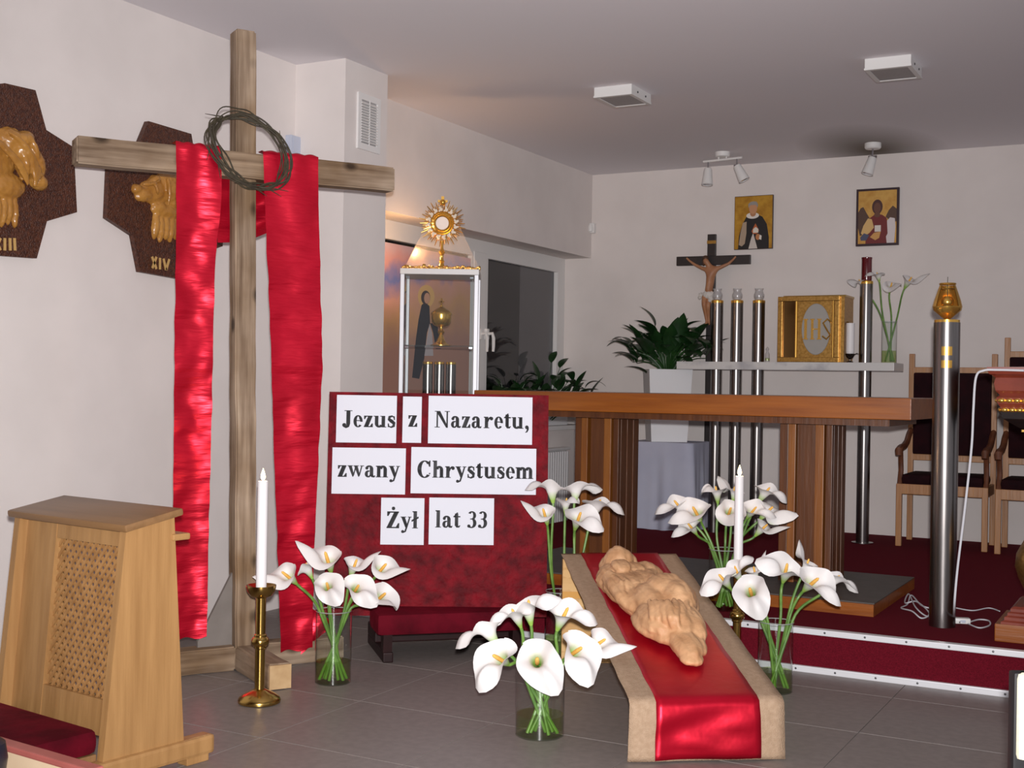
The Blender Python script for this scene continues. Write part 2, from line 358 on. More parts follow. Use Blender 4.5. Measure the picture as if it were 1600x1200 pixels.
# window
wroot = bpy.data.objects.new('window_1', None); COL.objects.link(wroot); wroot.location = (WX, 0, 0); struct(wroot)
ym0, ym1 = Xp(737, 500, WX+.03).y, Xp(757, 500, WX+.03).y
gy1 = Xp(868.5, 500, WX+.03).y
MB().box(-.03, .03, WY0, YB, WZ1-.10, WZ1).box(-.03, .03, WY0, YB, WZ0-.03, WZ0+.07).box(-.03, .03, WY0, WY0+.08, WZ0+.0701, WZ1-.1001).box(-.03, .03, gy1+.03, YB, WZ0+.0701, WZ1-.1001).build('window_frame', 'white_paint', wroot)
MB().bbox(-.03, .045, ym0, ym1, WZ0+.06, WZ1-.09, .006).build('mullion', 'white_paint', wroot)
for a, b in ((WY0+.08, ym0), (ym1, gy1+.03)):
    MB().box(-.004, .004, a, b, WZ0+.05, WZ1-.08).build('pane', 'pane', wroot)
    sash = MB()
    for q in ((a, a+.025), (b-.025, b)): sash.box(.0, .04, q[0], q[1], WZ0+.1001, WZ1-.1251)
    sash.box(0, .04, a, b, WZ1-.125, WZ1-.09).box(0, .04, a, b, WZ0+.06, WZ0+.10); sash.build('sash', 'white_paint', wroot)
for px in (752, 762):
    p = Xp(px, 522, WX+.06)
    hz = p.z
    MB().bbox(.04, .065, p.y-.018, p.y+.018, hz-.04, hz+.04, .005).tube([(.06, p.y, hz), (.10, p.y, hz+.005), (.105, p.y+.01, hz-.03), (.10, p.y+.02, hz-.09), (.098, p.y+.02, hz-.13)], [.012, .013, .013, .012, .010], 8).build('handle', 'white_plastic', wroot, True)
sillo = MB().bbox(WX+.02, XL+.035, WY0, YB-.005, WZ0-.035, WZ0, .006).build('window_sill', 'white_paint', wroot); sillo.location.x = -WX
struct(MB().box(-6.2, -6.1, 4, 24, -1, 5).build('night_backdrop', mat('night dark backdrop', (34, 33, 34), rough=.9)))  # added dark sheet standing in for the night darkness behind the panes
# platform with carpet and aluminium edge profiles
struct(MB().box(XP+.0003, 3.5, YS, YB+.1, -.05, PZ).box(XL-.1, XP+.0002, YP2+.0004, YB+.1, -.05, PZ).build('platform', 'carpet'), 'dark red carpeted altar platform')
struct(MB().bbox(XP, 3.4, YS-.012, YS+.03, PZ-.022, PZ+.004, .003).build('trim_1', 'alu'))
struct(MB().bbox(XP, 3.4, YS-.018, YS+.002, -.002, .028, .004).build('trim_2', 'alu'))
tr1, tr2 = bpy.data.objects['trim_1'], bpy.data.objects['trim_2']
sc0 = None
for k in range(18):
    xs = -1.75+k*.175
    if sc0 is None: sc0 = MB().lathe([(0, .002), (.004, .0015), (.005, 0)], 8, T=Matrix.Rotation(radians(90), 4, 'X')).build('screw', 'dark_screw', tr1); sc0.location = (xs, YS-.012, PZ-.008)
    else: obj_copy(sc0, tr1, loc=(xs, YS-.012, PZ-.008))
    obj_copy(sc0, tr2, loc=(xs+.05, YS-.018, .013))

# ================================================================== WOODEN CROSS, DRAPE, CROWN
TH_ = radians(60); CU = Vector((cos(TH_), sin(TH_), 0)); CN = Vector((-sin(TH_), cos(TH_), 0))  # along beam, away from camera
cbase = Zp(384, 1046)+CN*.045
lean = radians(-.95)
cross = thing('wooden_cross', 'tall weathered timber cross standing on a beam foot against the white wall', 'cross', cbase)
CT = frame(cbase, CU, CN, Vector((0, 0, 1)))
cross.matrix_world = CT
LT = Matrix.Rotation(lean, 4, 'Y')
def timber(x0, x1, y0, y1, z0, z1, ax, seed):
    bm = bmesh.new(); bmesh.ops.create_cube(bm, size=1)
    for v in bm.verts: v.co = Vector(((x0+x1)/2+v.co.x*(x1-x0), (y0+y1)/2+v.co.y*(y1-y0), (z0+z1)/2+v.co.z*(z1-z0)))
    ax_i = 'xyz'.index(ax); es = [e for e in bm.edges if abs((e.verts[0].co-e.verts[1].co)[ax_i]) > .01]
    bmesh.ops.subdivide_edges(bm, edges=es, cuts=22)
    bmesh.ops.bevel(bm, geom=[e for e in bm.edges if len(e.link_faces) == 2 and e.calc_face_angle(0) > 1], offset=.007, segments=2, affect='EDGES')
    for v in bm.verts:
        n_ = noise.noise_vector(v.co*6+Vector((seed, 0, 0)))*.0045
        n_[ax_i] = 0; v.co += n_
    m = MB().bm(bm); return m
s_l, s_r, zb0, zb1 = -.715, .70, 2.125, 2.235
timber(-.046, .046, -.046, .046, .0, 2.77, 'z', 1).build('upright', 'old_z', cross, True, T=LT)
timber(s_l, s_r, -.075, .02, zb0, zb1, 'x', 5).build('crossbeam', 'old_x', cross, True, T=LT)
a = CT.inverted()@Zp(259, 1066); 
timber(-.52, -.046, -.05, .045, 0, .105, 'x', 9).build('foot_beam', 'old_x', cross, True)
timber(.046, .46, -.05, .045, 0, .105, 'x', 12).build('foot_beam', 'old_x', cross, True)
fe = (CT.inverted()@Zp(424, 1079)).y
fb = timber(-.05, .05, fe, -.046, 0, .105, 'y', 15).build('foot_beam', 'old_y', cross, True)
MB().box(-.046, .046, fe-.008, fe+.002, .004, .101).build('sawn_end', 'cut_end', fb)
MB().prism([(-.045, .10), (-.20, .10), (-.20, .13), (-.045, .43)], .0, .02).build('brace_plate', 'grey_plate', cross)
# satin cloth: two hanging tails over the beam and a swag behind the upright
def cl(px, py, off):      # photo pixel on the beam's vertical plane -> cross-local (x, z)
    p = plane(CT@Vector((0, off, 0)), CN)(px, py); q = (CT@LT).inverted()@p; return q.x, q.z
dr = MB()
def tail(x0t, x1t, x0b, x1b, zb, seed, taper=None):
    nu, nv = 22, 150
    yf, yb_, zt = -.086, .032, zb1+.012
    def fn(u, v):
        back = .07
        Lf = zt-zb; tot = Lf+(yb_-yf)+.10; s = v*tot
        if s < Lf: y, z, t = yf, zb+s, s/Lf
        elif s < Lf+(yb_-yf): y, z, t = yf+(s-Lf), zt, 1.0
        else: y, z, t = yb_, zt-(s-Lf-(yb_-yf)), 1.0
        x0 = x0b+(x0t-x0b)*t; x1 = x1b+(x1t-x1b)*t
        if taper: x0, x1 = taper(x0, x1, z)
        x = x0+(x1-x0)*u
        x += noise.noise(Vector((seed*3, z*1.3, 0)))*.004
        hang = max(0, min(1, (zt-z)*5))
        if s < Lf:
            cz = z*11+seed*5
            cre = noise.noise(Vector((u*1.6+seed, cz, 0)))*.013+abs(noise.noise(Vector((u*.9+7*seed, cz*.55, 4))))*.016
            cre += noise.noise(Vector((u*3+seed, z*26, 2)))*.004
            fold = sin(u*pi*2.0+seed+z*.7)*.007+(u-.5)**2*.03
            y -= (cre*.75+fold*.5)*hang+.004
            z += (-.006*sin(u*9+seed))*(1-t)
            y += .012*sin(u*14+seed)*(1-hang)*.3
        else:
            z += abs(sin(u*13+seed))*.006; y += .002*sin(u*20)
            if y > -.02: x = x+(1-u)*.05*min(1, (y+.02)/.05)
        return Vector((x, y, z))
    dr.grid(fn, nu, nv)
xa0, za = cl(274, 232, -.08); xa1, _ = cl(345, 240, -.08); xb0, zbl = cl(266, 1000, -.08); xb1, _ = cl(328, 995, -.08)
tail(xa0, xa1, xb0, xb1, zbl, 1.0, lambda a, b, z: (a, b-.02*max(0, min(1, (2.02-z)/.25))))
xc0, _ = cl(410, 240, -.08); xc1, _ = cl(496, 255, -.08); xd0, zdr = cl(437, 1018, -.08); xd1, _ = cl(486, 1018, -.08)
tail(xc0, xc1, xd0, xd1, zdr, 2.6, lambda a, b, z: (a-.0*z, b+.03*max(0, 1-abs(z-1.3)/.9)))
# swag behind the upright
xs0, _ = cl(338, 300, .06); xs1, _ = cl(435, 300, .06)
_, zs_top = cl(345, 245, .06); _, zs_bl = cl(345, 380, .06); _, zs_br = cl(415, 355, .06)
def swag(u, v):
    x = xs0+(xs1-xs0)*u
    top = zb1-.01-.04*sin(u*pi); bot = zs_bl+(zs_br-zs_bl)*u-.02*sin(u*pi)
    z = top+(bot-top)*v
    return Vector((x, .060+.018*sin(v*11+u*3)+.012*sin(u*pi), z))
dr.grid(swag, 18, 24)
# turned-back corner at the foot of the right tail
q0, q1, q2, q3 = [cl(*p, -.04) for p in ((487, 950), (514, 968), (512, 985), (468, 1022))]
dr.grid(lambda u, v: Vector(((q0[0]*(1-u)+q1[0]*u)*(1-v)+(q3[0]*(1-u)+q2[0]*u)*v, -.045+.01*sin(u*5+v*4), (q0[1]*(1-u)+q1[1]*u)*(1-v)+(q3[1]*(1-u)+q2[1]*u)*v)), 8, 10)
drape = tag(dr.build('satin_drape', 'satin', None, 'all'), 'long crimson satin cloth draped over the arms of the tall timber cross', 'cloth'); drape.matrix_world = CT@LT
# crown
crown = thing('vine_crown', 'wreath of dry twisted vines hung in front of the timber cross', 'wreath')
cpl = plane(CT@Vector((0, -.11, 0)), CN); cc = cpl(390, 236); crown.location = cc
ex = (cpl(447, 248)-cc); ey = (cpl(380, 180)-cc)
cb = MB()
for k in range(11):
    ph = random.uniform(0, 6); rr = random.uniform(.93, 1.08); tw = random.choice((2, 3)); pts = []
    n_ = 70; dx, dz = random.uniform(-.012, .012), random.uniform(-.01, .01)
    for i in range(n_):
        a = 2*pi*i/n_
        w_ = .016*sin(tw*a+ph)+noise.noise(Vector((cos(a)*1.6, sin(a)*1.6, k*3)))*.055
        p = ex*cos(a)*(rr+w_*3)+ey*sin(a)*(rr+w_*3)+CN*(.018*cos(tw*a+ph)+noise.noise(Vector((cos(a), sin(a), k*7+50)))*.015)+CU*dx+Vector((0, 0, dz))
        pts.append(p)
    cb.tube(pts, random.uniform(.0026, .0040), 6, True)
cb.build('vine_ring', 'vine', crown, True)
for k in range(22):
    a = random.uniform(0, 2*pi); p = ex*cos(a)+ey*sin(a); t = (-ex*sin(a)+ey*cos(a)).normalized(); r_ = p.normalized()
    d = t*random.uniform(.4, 1)*random.choice((1, -1, 1))+r_*random.uniform(-.2, .6)-CN*.2
    MB().tube([p, p+d*.03+CN*.005*random.random(), p+d*random.uniform(.05, .11)], [.003, .0025, .0012], 5).build('twig', 'vine', crown, True)

# ================================================================== WALL PLAQUES
def plaque(name, label, poly, relief, numeral, strands=()):
    pts = [Xp(x, y, XL+.0) for x, y in poly]
    c = sum(pts, Vector())/len(pts); t = thing(name, label, 'plaque', c, 0, 'station plaques on the left wall')
    FR = Matrix(((0, 1, 0, 0), (1, 0, 0, 0), (0, 0, 1, 0), (0, 0, 0, 1)))   # (a, b, z) -> x=b, y=a
    MB().prism([(p.y-c.y, p.z-c.z) for p in pts], 0.002, .03, FR).build('board', 'plaque', t)
    rb = MB()
    for (px, py, rx, ry, ang, h) in relief:
        p = Xp(px, py, XL+.035)-c; e = (Xp(px+10, py, XL+.03)-Xp(px, py, XL+.03)).length/10; ez = (Xp(px, py+10, XL+.03)-Xp(px, py, XL+.03)).length/10
        R_ = Matrix.Rotation(radians(ang), 3, 'X'); rb.ball((.028, p.y, p.z), (h, rx*e, ry*ez), 14, R_)
    for st_ in strands:
        pp = [Xp(x, y, XL+.03+h)-c for x, y, h in st_[0]]; sm_ = []
        for i in range(9):
            t_ = i/8; sm_.append((1-t_)**2*pp[0]+2*t_*(1-t_)*pp[1]+t_*t_*pp[2])
        rb.tube(sm_, [st_[1]*(.55+.45*sin(pi*i/8)) for i in range(9)], 8)
    ro_ = remeshed(rb, 'carved_head', 'relief', t, .005, 2, (40, .003))
    for v in ro_.data.vertices: v.co.x = max(v.co.x, .022)
    lb = MB()
    for seg in numeral:
        a, b = [Xp(*q, XL+.032)-c for q in seg]; d = (b-a).normalized(); nn = Vector((0, -d.z, d.y))*.006
        lb.add([a+nn, a-nn, b-nn, b+nn]+[v+Vector((.004, 0, 0)) for v in (a+nn, a-nn, b-nn, b+nn)], [(0, 1, 2, 3), (7, 6, 5, 4), (0, 4, 5, 1), (1, 5, 6, 2), (2, 6, 7, 3), (3, 7, 4, 0)])
    lb.build('numeral', 'numeral', t)
strand = lambda x, y0, n, dx, L: [(x+i*dx, y0+ (i % 2)*4, 5.5, L, 4*((i % 3)-1), .026) for i in range(n)]
plaque('carved_plaque', 'carved wooden plaque with the numeral XIII and a bowed head in relief',
       [(-70, 140), (0, 131), (48, 142), (65, 204), (108, 231), (113, 332), (66, 346), (50, 404), (-62, 396), (-82, 340), (-135, 318), (-130, 226), (-88, 200)],
       [(-12, 250, 36, 38, 0, .05), (22, 228, 30, 26, -28, .055), (42, 248, 22, 34, 14, .05), (30, 222, 24, 16, 30, .06), (60, 285, 14, 13, 0, .045), (10, 290, 30, 22, 0, .045), (-25, 285, 28, 26, 0, .04), (55, 258, 12, 26, 12, .055), (28, 250, 8, 34, 25, .068), (44, 232, 7, 30, 28, .066)]+strand(-22, 325, 6, 9, 28),
       [((-8, 372), (0, 391)), ((0, 372), (-8, 391)), ((7, 372), (7, 391.5)), ((15, 372), (15.5, 391.5)), ((22, 372), (23, 391.5)), ((-14, 372), (-14, 391))],
       [([(12+4*k, 206+3*k, .05), (44+5*k-2*k, 218+8*k, .075-.004*k), (66-3*k, 276+4*k, .045)], .011) for k in range(5)]+[([(-20+4*k, 215, .05), (20+6*k, 232+6*k, .075), (44, 290-2*k, .05)], .010) for k in range(4)])
plaque('carved_plaque', 'carved wooden plaque with the numeral XIV and an upturned head, partly behind the drape',
       [(225, 190), (292, 210), (300, 258), (345, 275), (341, 385), (304, 398), (296, 440), (212, 425), (201, 368), (160, 341), (164, 250), (205, 238)],
       [(228, 302, 18, 13, 22, .035), (250, 300, 34, 22, 6, .036), (285, 300, 34, 34, 0, .05), (262, 330, 26, 14, 0, .034), (245, 296, 22, 20, 10, .045), (264, 296, 26, 28, 0, .055), (290, 300, 26, 34, 0, .055), (214, 296, 8, 9, 0, .03), (250, 325, 14, 11, 0, .035), (240, 282, 6, 10, -30, .05), (275, 318, 24, 14, 0, .045)]+strand(243, 352, 8, 8, 24),
       [((237, 401), (244, 420)), ((244, 401.5), (237.5, 419)), ((249.5, 403), (249.5, 421)), ((255, 404), (259, 422)), ((264, 405), (259, 422))],
       [([(240, 284, .045), (246, 292, .065), (247, 304, .05)], .009), ([(262, 278, .05), (268, 300, .07), (262, 322, .05)], .010), ([(280, 272, .05), (290, 300, .075), (282, 330, .05)], .012), ([(222, 288, .035), (236, 290, .055), (250, 282, .05)], .010)])

# ================================================================== PILLAR VENT, WALL BOX
vt = thing('vent_grille', 'white slatted air vent grille high on the pillar', 'vent', (XP, 0, 0))
v0, v1 = Xp(558, 139, XP), Xp(591, 247, XP); ya, yb_, za_, zb_ = v0.y, v1.y, v1.z+.02, v0.z-.015
m_ = MB()
for (a, b, c, d) in ((ya, ya+.03, za_, zb_), (yb_-.03, yb_, za_, zb_), (ya+.0301, yb_-.0301, za_, za_+.035), (ya+.0301, yb_-.0301, zb_-.035, zb_)): m_.box(0, .012, a, b, c, d)
m_.build('grille_frame', 'white_plastic', vt); MB().box(.0005, .003, ya+.02, yb_-.02, za_+.02, zb_-.02).build('grille_back', 'diffuser', vt)
sl = None; n_ = 15
for k in range(n_):
    z = za_+.05+(zb_-za_-.1)*k/(n_-1)
    if sl is None: sl = MB().box(-.008, .008, ya+.03, yb_-.03, -.002, .002).build('slat', 'white_plastic', vt); sl.location = (.009, 0, z); sl.rotation_euler = (0, radians(50), 0)
    else: s2 = obj_copy(sl, vt, loc=(.009, 0, z))
MB().box(.010, .014, (ya+yb_)/2-.003, (ya+yb_)/2+.003, za_+.03, zb_-.03).build('grille_bar', 'white_plastic', vt)
b0, b1 = Xp(455, 210, XL+.04), Xp(474, 246, XL+.04)
wb = thing('wall_box', 'small pale blue grey box on the wall in the corner beside the pillar', 'wall box', (XL, (b0.y+b1.y)/2, b1.z))
hw = (b1.y-b0.y)/2
MB().bbox(0, .04, -hw, hw, 0, b0.z-b1.z, .004).build('housing', 'grey_plastic', wb); MB().box(.04, .042, -hw*.7, hw*.7, .015, b0.z-b1.z-.015).build('cover', 'grey_plastic', wb)
ms = Yp(924, 357, YB-.03)
sn = thing('motion_sensor', 'small white motion sensor on the back wall beside the window recess', 'sensor', (ms.x, YB, ms.z-.04))
MB().bbox(-.03, .03, -.045, 0, 0, .085, .008).build('housing', 'white_plastic', sn); MB().lathe([(0, -.005), (.02, 0), (.024, .03), (.018, .055)], 12, (0, -.045, .012), None, pi, 2*pi).build('lens', 'white_paint', sn, True)

# ================================================================== CEILING LIGHTS
def panel_lamp(px, py, label):
    p = Zp(px, py, CZ-.055)
    t = thing('ceiling_light', label, 'ceiling light', (p.x, p.y, CZ), 0)
    MB().bbox(-.12, .12, -.15, .15, -.055, .002, .004).build('housing', 'white_paint', t)
    m = MB()
    for (a, b, c, d) in ((-.122, .122, -.152, -.125), (-.122, .122, .125, .152), (-.122, -.098, -.1249, .1249), (.098, .122, -.1249, .1249)): m.box(a, b, c, d, -.06, -.05)
    m.build('rim', 'white_paint', t); MB().box(-.1, .1, -.127, .127, -.0565, -.054).build('diffuser', 'diffuser', t)
    for s in (-.06, .06): MB().cyl(.006, 0, .004, 10, T=Matrix.Translation((.12, s, -.03))@Matrix.Rotation(pi/2, 4, 'Y')).build('screw', 'dark_screw', t)
panel_lamp(973, 157, 'unlit square white ceiling light on the window side of the room')
panel_lamp(1396, 115, 'unlit square white ceiling light in line with the single soot-ringed spotlight')
def spot_head(t, p, d, name='spot_head'):
    z = d.normalized(); x = z.orthogonal().normalized(); y = z.cross(x); T = frame(p, x, y, z)
    h = MB().lathe([(0, 0), (.026, 0), (.03, .01), (.042, .12), (.043, .125), (.038, .125), (.034, .1), (0, .1)], 18, T=T).build(name, 'white_paint', t, True)
    MB().lathe([(.037, .121), (.0, .112)], 14, T=T).build('lens', 'chrome', h, True)
p1 = Zp(1129, 238, CZ); ts = thing('double_spotlight', 'white ceiling spotlight bar with two heads above the first icon', 'spotlight', (p1.x, p1.y, CZ))
MB().lathe([(0, -.035), (.05, -.035), (.055, -.03), (.055, .002), (0, .002)], 20).build('ceiling_rose', 'white_plastic', ts, True)
bl, br = Zp(1098, 249, CZ-.05)-p1, Zp(1161, 242, CZ-.05)-p1; bl.z = br.z = -.055; 
bd = (br-bl).normalized(); bl = bd*-.16; br = bd*.16; bl.z = br.z = -.055
MB().tube([bl, br], .009, 8).tube([(-.03, 0, -.03), (-.03, 0, -.06)], .006, 6).tube([(.03, 0, -.03), (.03, 0, -.06)], .006, 6).build('bar', 'white_plastic', ts, True)
for f, d in ((-.75, Vector((.0, -.12, -1))), (.75, Vector((.5, .1, -1)))):
    p = Vector((br.x*f, br.y*f, -.06)); MB().tube([p, p+Vector((0, 0, -.05))], .006, 8).tube([p+Vector((-.02, 0, -.05)), p+Vector((.02, 0, -.05))], .008, 8).build('swivel', 'chrome', ts, True)
    spot_head(ts, p+Vector((0, 0, -.05)), d)
p2 = Zp(1364, 224, CZ); ts = thing('single_spotlight', 'single white ceiling spotlight in the middle of a dark soot stain', 'spotlight', (p2.x, p2.y, CZ))
MB().lathe([(0, -.04), (.05, -.04), (.058, -.03), (.058, .002), (0, .002)], 20).build('ceiling_rose', 'white_plastic', ts, True)
MB().tube([(0, 0, -.03), (-.005, 0, -.10)], .007, 8).tube([(-.03, 0, -.095), (.03, 0, -.095)], .009, 8).build('swivel', 'chrome', ts, True)
spot_head(ts, Vector((0, 0, -.10)), Vector((-.28, -.15, -1)))

# ================================================================== ICONS, POSTER
def poly_flat(t, name, pts2, m, off, T):
    MB().prism(pts2, 0, -off, T).build(name, m, t)
def ell(cx, cy, rx, ry, n=18): return [(cx+rx*cos(2*pi*i/n), cy+ry*sin(2*pi*i/n)) for i in range(n)]
def icon(label, corners, bgc, figs, border, bw):
    a, b, c, d = [Yp(*q, YB-.012) for q in corners]   # tl tr br bl
    cx, w_ = (a.x+b.x+c.x+d.x)/4, ((b.x-a.x)+(c.x-d.x))/2; z0, z1 = (c.z+d.z)/2, (a.z+b.z)/2; h_ = z1-z0
    t = thing('icon_painting', label, 'painting', (cx, YB, z0), 0, 'painted icons on the back wall')
    MB().bbox(-w_/2, w_/2, -.022, 0, 0, h_, .002).build('panel', mat('icon edge', border, rough=.4), t)
    MB().box(-w_/2+bw, w_/2-bw, -.0235, -.02, bw, h_-bw).build('gold_ground', mat('icon ground', *bgc, rough=.35, scale=20, metal=.15), t)
    W_, H_ = w_-2*bw, h_-2*bw
    for k, (nm, pts, c) in enumerate(figs):
        MB().prism([(-w_/2+bw+p[0]*W_, bw+p[1]*H_) for p in pts], -.0236, -.0240-.0004*k).build(nm, mat('icon '+nm, c, rough=.5), t)
icon('painted icon of a grey haired figure in a black cloak on gold ground', ((1148, 308), (1208, 304), (1208, 388), (1148, 391)), ((196, 148, 48), (168, 118, 30)),
     [('cloak', [(.1, 0), (.12, .25), (.2, .45), (.3, .6), (.42, .66), (.58, .66), (.74, .6), (.86, .46), (.92, .2), (.92, 0)], (22, 18, 20)),
      ('habit', [(.38, 0), (.45, .2), (.5, .3), (.58, .1), (.62, 0)], (206, 196, 188)), ('sleeve', [(.12, .08), (.16, .3), (.22, .5), (.32, .52), (.32, .3), (.28, .1), (.2, .05)], (172, 150, 128)),
      ('collar', ell(.48, .63, .17, .06), (226, 218, 210)), ('neck', ell(.49, .67, .08, .06), (176, 122, 84)), ('head', ell(.49, .77, .11, .11), (196, 142, 102)), ('hair', [(.37, .78), (.36, .85), (.42, .89), (.5, .9), (.58, .89), (.62, .84), (.61, .78), (.56, .83), (.42, .83)], (150, 144, 138)),
      ('flame', [(.46, .33), (.56, .48), (.66, .34), (.6, .28), (.5, .28)], (188, 96, 44)), ('church', [(.5, .3), (.5, .37), (.57, .41), (.64, .37), (.64, .3)], (222, 214, 200)), ('hand', ell(.63, .22, .06, .06, 12), (188, 122, 74)), ('cuff', [(.66, .18), (.72, .16), (.73, .24), (.68, .26)], (226, 218, 208))],
     (52, 26, 20), .004)
icon('painted icon of a winged figure in a red robe within a dark frame', ((1338, 296), (1405, 293), (1405, 383), (1338, 385)), ((214, 168, 88), (196, 144, 66)),
     [('wing', [(.0, .3), (0, .6), (.06, .68), (.13, .7), (.22, .58), (.3, .48), (.2, .2), (.05, .15)], (84, 58, 44)), ('wing', [(.72, .5), (.8, .62), (.9, .7), (1, .64), (1, .4), (.85, .4)], (84, 58, 44)),
      ('robe', [(.2, 0), (.22, .3), (.3, .48), (.42, .54), (.62, .54), (.74, .48), (.8, .3), (.78, 0)], (112, 26, 26)), ('halo', ell(.5, .7, .2, .16), (206, 156, 74)),
      ('head', ell(.5, .69, .14, .14), (72, 34, 28)), ('face', ell(.5, .67, .09, .10), (104, 62, 44)), ('neck', ell(.5, .54, .08, .05), (104, 62, 44)), ('sleeve', [(.08, .2), (.14, .34), (.26, .48), (.36, .46), (.42, .3), (.3, .2), (.16, .14)], (216, 176, 112)), ('sash', [(.06, .12), (.16, .2), (.3, .16), (.22, .06), (.08, .06)], (72, 76, 104)),
      ('book', [(.44, .22), (.44, .34), (.6, .34), (.6, .22)], (222, 214, 206)), ('hands', [(.32, .12), (.42, .2), (.6, .22), (.56, .1), (.46, .06)], (206, 152, 84)), ('scroll', [(.76, 0), (.74, .12), (.78, .18), (.76, .42), (.84, .48), (.96, .46), (.98, .3), (.95, 0)], (216, 206, 206))],
     (46, 20, 30), .017)
# painted banner on the window behind the cabinet
ps0, ps1 = Xp(600, 378, WX+.06), Xp(735, 402, WX+.06)
def banner_mat():
    m, nt, b = _nt('painted banner'); N = nt.nodes; L = nt.links; b.inputs['Roughness'].default_value = .7
    tc = N.new('ShaderNodeTexCoord'); sx = N.new('ShaderNodeSeparateXYZ'); L.new(tc.outputs['Object'], sx.inputs[0])
    nz = N.new('ShaderNodeTexNoise'); nz.inputs['Scale'].default_value = 4; nz.inputs['Detail'].default_value = 6; L.new(tc.outputs['Object'], nz.inputs[0])
    ad = N.new('ShaderNodeMath'); ad.operation = 'MULTIPLY_ADD'; ad.inputs[1].default_value = .35; L.new(nz.outputs[0], ad.inputs[0]); L.new(sx.outputs['Z'], ad.inputs[2])
    # blue streak towards the pillar side
    yy = N.new('ShaderNodeMath'); yy.operation = 'MULTIPLY_ADD'; yy.inputs[1].default_value = -.18; L.new(sx.outputs['Y'], yy.inputs[0]); L.new(ad.outputs[0], yy.inputs[2])
    cr = N.new('ShaderNodeValToRGB'); e = cr.color_ramp.elements; e[0].position = .45; e[0].color = lin((176, 132, 116)); e[1].position = 1.0; e[1].color = lin((196, 176, 186))
    for p, c in ((.62, (204, 156, 112)), (.74, (214, 160, 142)), (.82, (112, 126, 184)), (.9, (206, 152, 148))):
        q = e.new(p); q.color = lin(c)
    mr = N.new('ShaderNodeMath'); mr.operation = 'MULTIPLY'; mr.inputs[1].default_value = .72; L.new(yy.outputs[0], mr.inputs[0]); L.new(mr.outputs[0], cr.inputs[0]); L.new(cr.outputs[0], b.inputs['Base Color'])
    return m
bn = thing('painted_banner', 'painted banner of a haloed figure in a black cloak hung behind the glass cabinet', 'banner', (WX+.06, ps0.y, .96))
bw_, bh_ = ps1.y-ps0.y, ps0.z-.96
MB().box(-.004, .004, 0, bw_, 0, bh_).build('canvas', banner_mat(), bn)
def bpl(px, py): q = Xp(px, py, WX+.07); return (q.y-ps0.y, q.z-.96)
BF = Matrix(((0, -1, 0, 0), (1, 0, 0, 0), (0, 0, 1, 0), (0, 0, 0, 1)))
def bfig(name, pts, c, k): MB().prism([bpl(*p) for p in pts], -.004, -.0046-.0005*k, BF).build(name, mat('banner '+name, c, rough=.7), bn)
bfig('halo', [(667+13*cos(a*pi/9), 463+18*sin(a*pi/9)) for a in range(18)], (222, 180, 116), 0)
bfig('cloak', [(660, 476), (655, 500), (651, 530), (647, 570), (645, 590), (656, 592), (664, 560), (668, 520), (673, 505), (672, 478), (666, 473)], (34, 34, 46), 1)
bfig('cloak', [(673, 505), (678, 520), (682, 545), (690, 545), (684, 505)], (34, 34, 46), 1)
bfig('habit', [(672, 506), (668, 530), (664, 556), (678, 556), (676, 520)], (186, 178, 184), 2)
bfig('hood', [(666+7*cos(a*pi/9), 465+11*sin(a*pi/9)) for a in range(18)], (60, 46, 46), 3)
bfig('face', [(668+4.6*cos(a*pi/9), 466+8.5*sin(a*pi/9)) for a in range(18)], (206, 158, 130), 4)

# ================================================================== RADIATOR
rd = thing('radiator', 'white ribbed panel radiator under the window sill', 'radiator', (XL+.02, 8.0, .12))
zr = Xp(872, 700, XL+.08).z-.12
MB().box(0, .02, -1.1, .95, .05, zr-.02).build('panel', 'radiator', rd)
m_ = MB()
for k in range(51): m_.bbox(.02, .055, -1.09+k*.04, -1.09+k*.04+.022, .06, zr-.03, .004)
ro = m_.build('ribs', 'radiator', rd); ro['kind'] = 'stuff'
MB().bbox(-.01, .06, -1.1, .95, zr-.02, zr, .004).build('top_grille', 'radiator', rd)
for yy in (-.9, .75): MB().box(0, .04, yy, yy+.03, -(.12-PZ), .06).build('foot', 'radiator', rd)

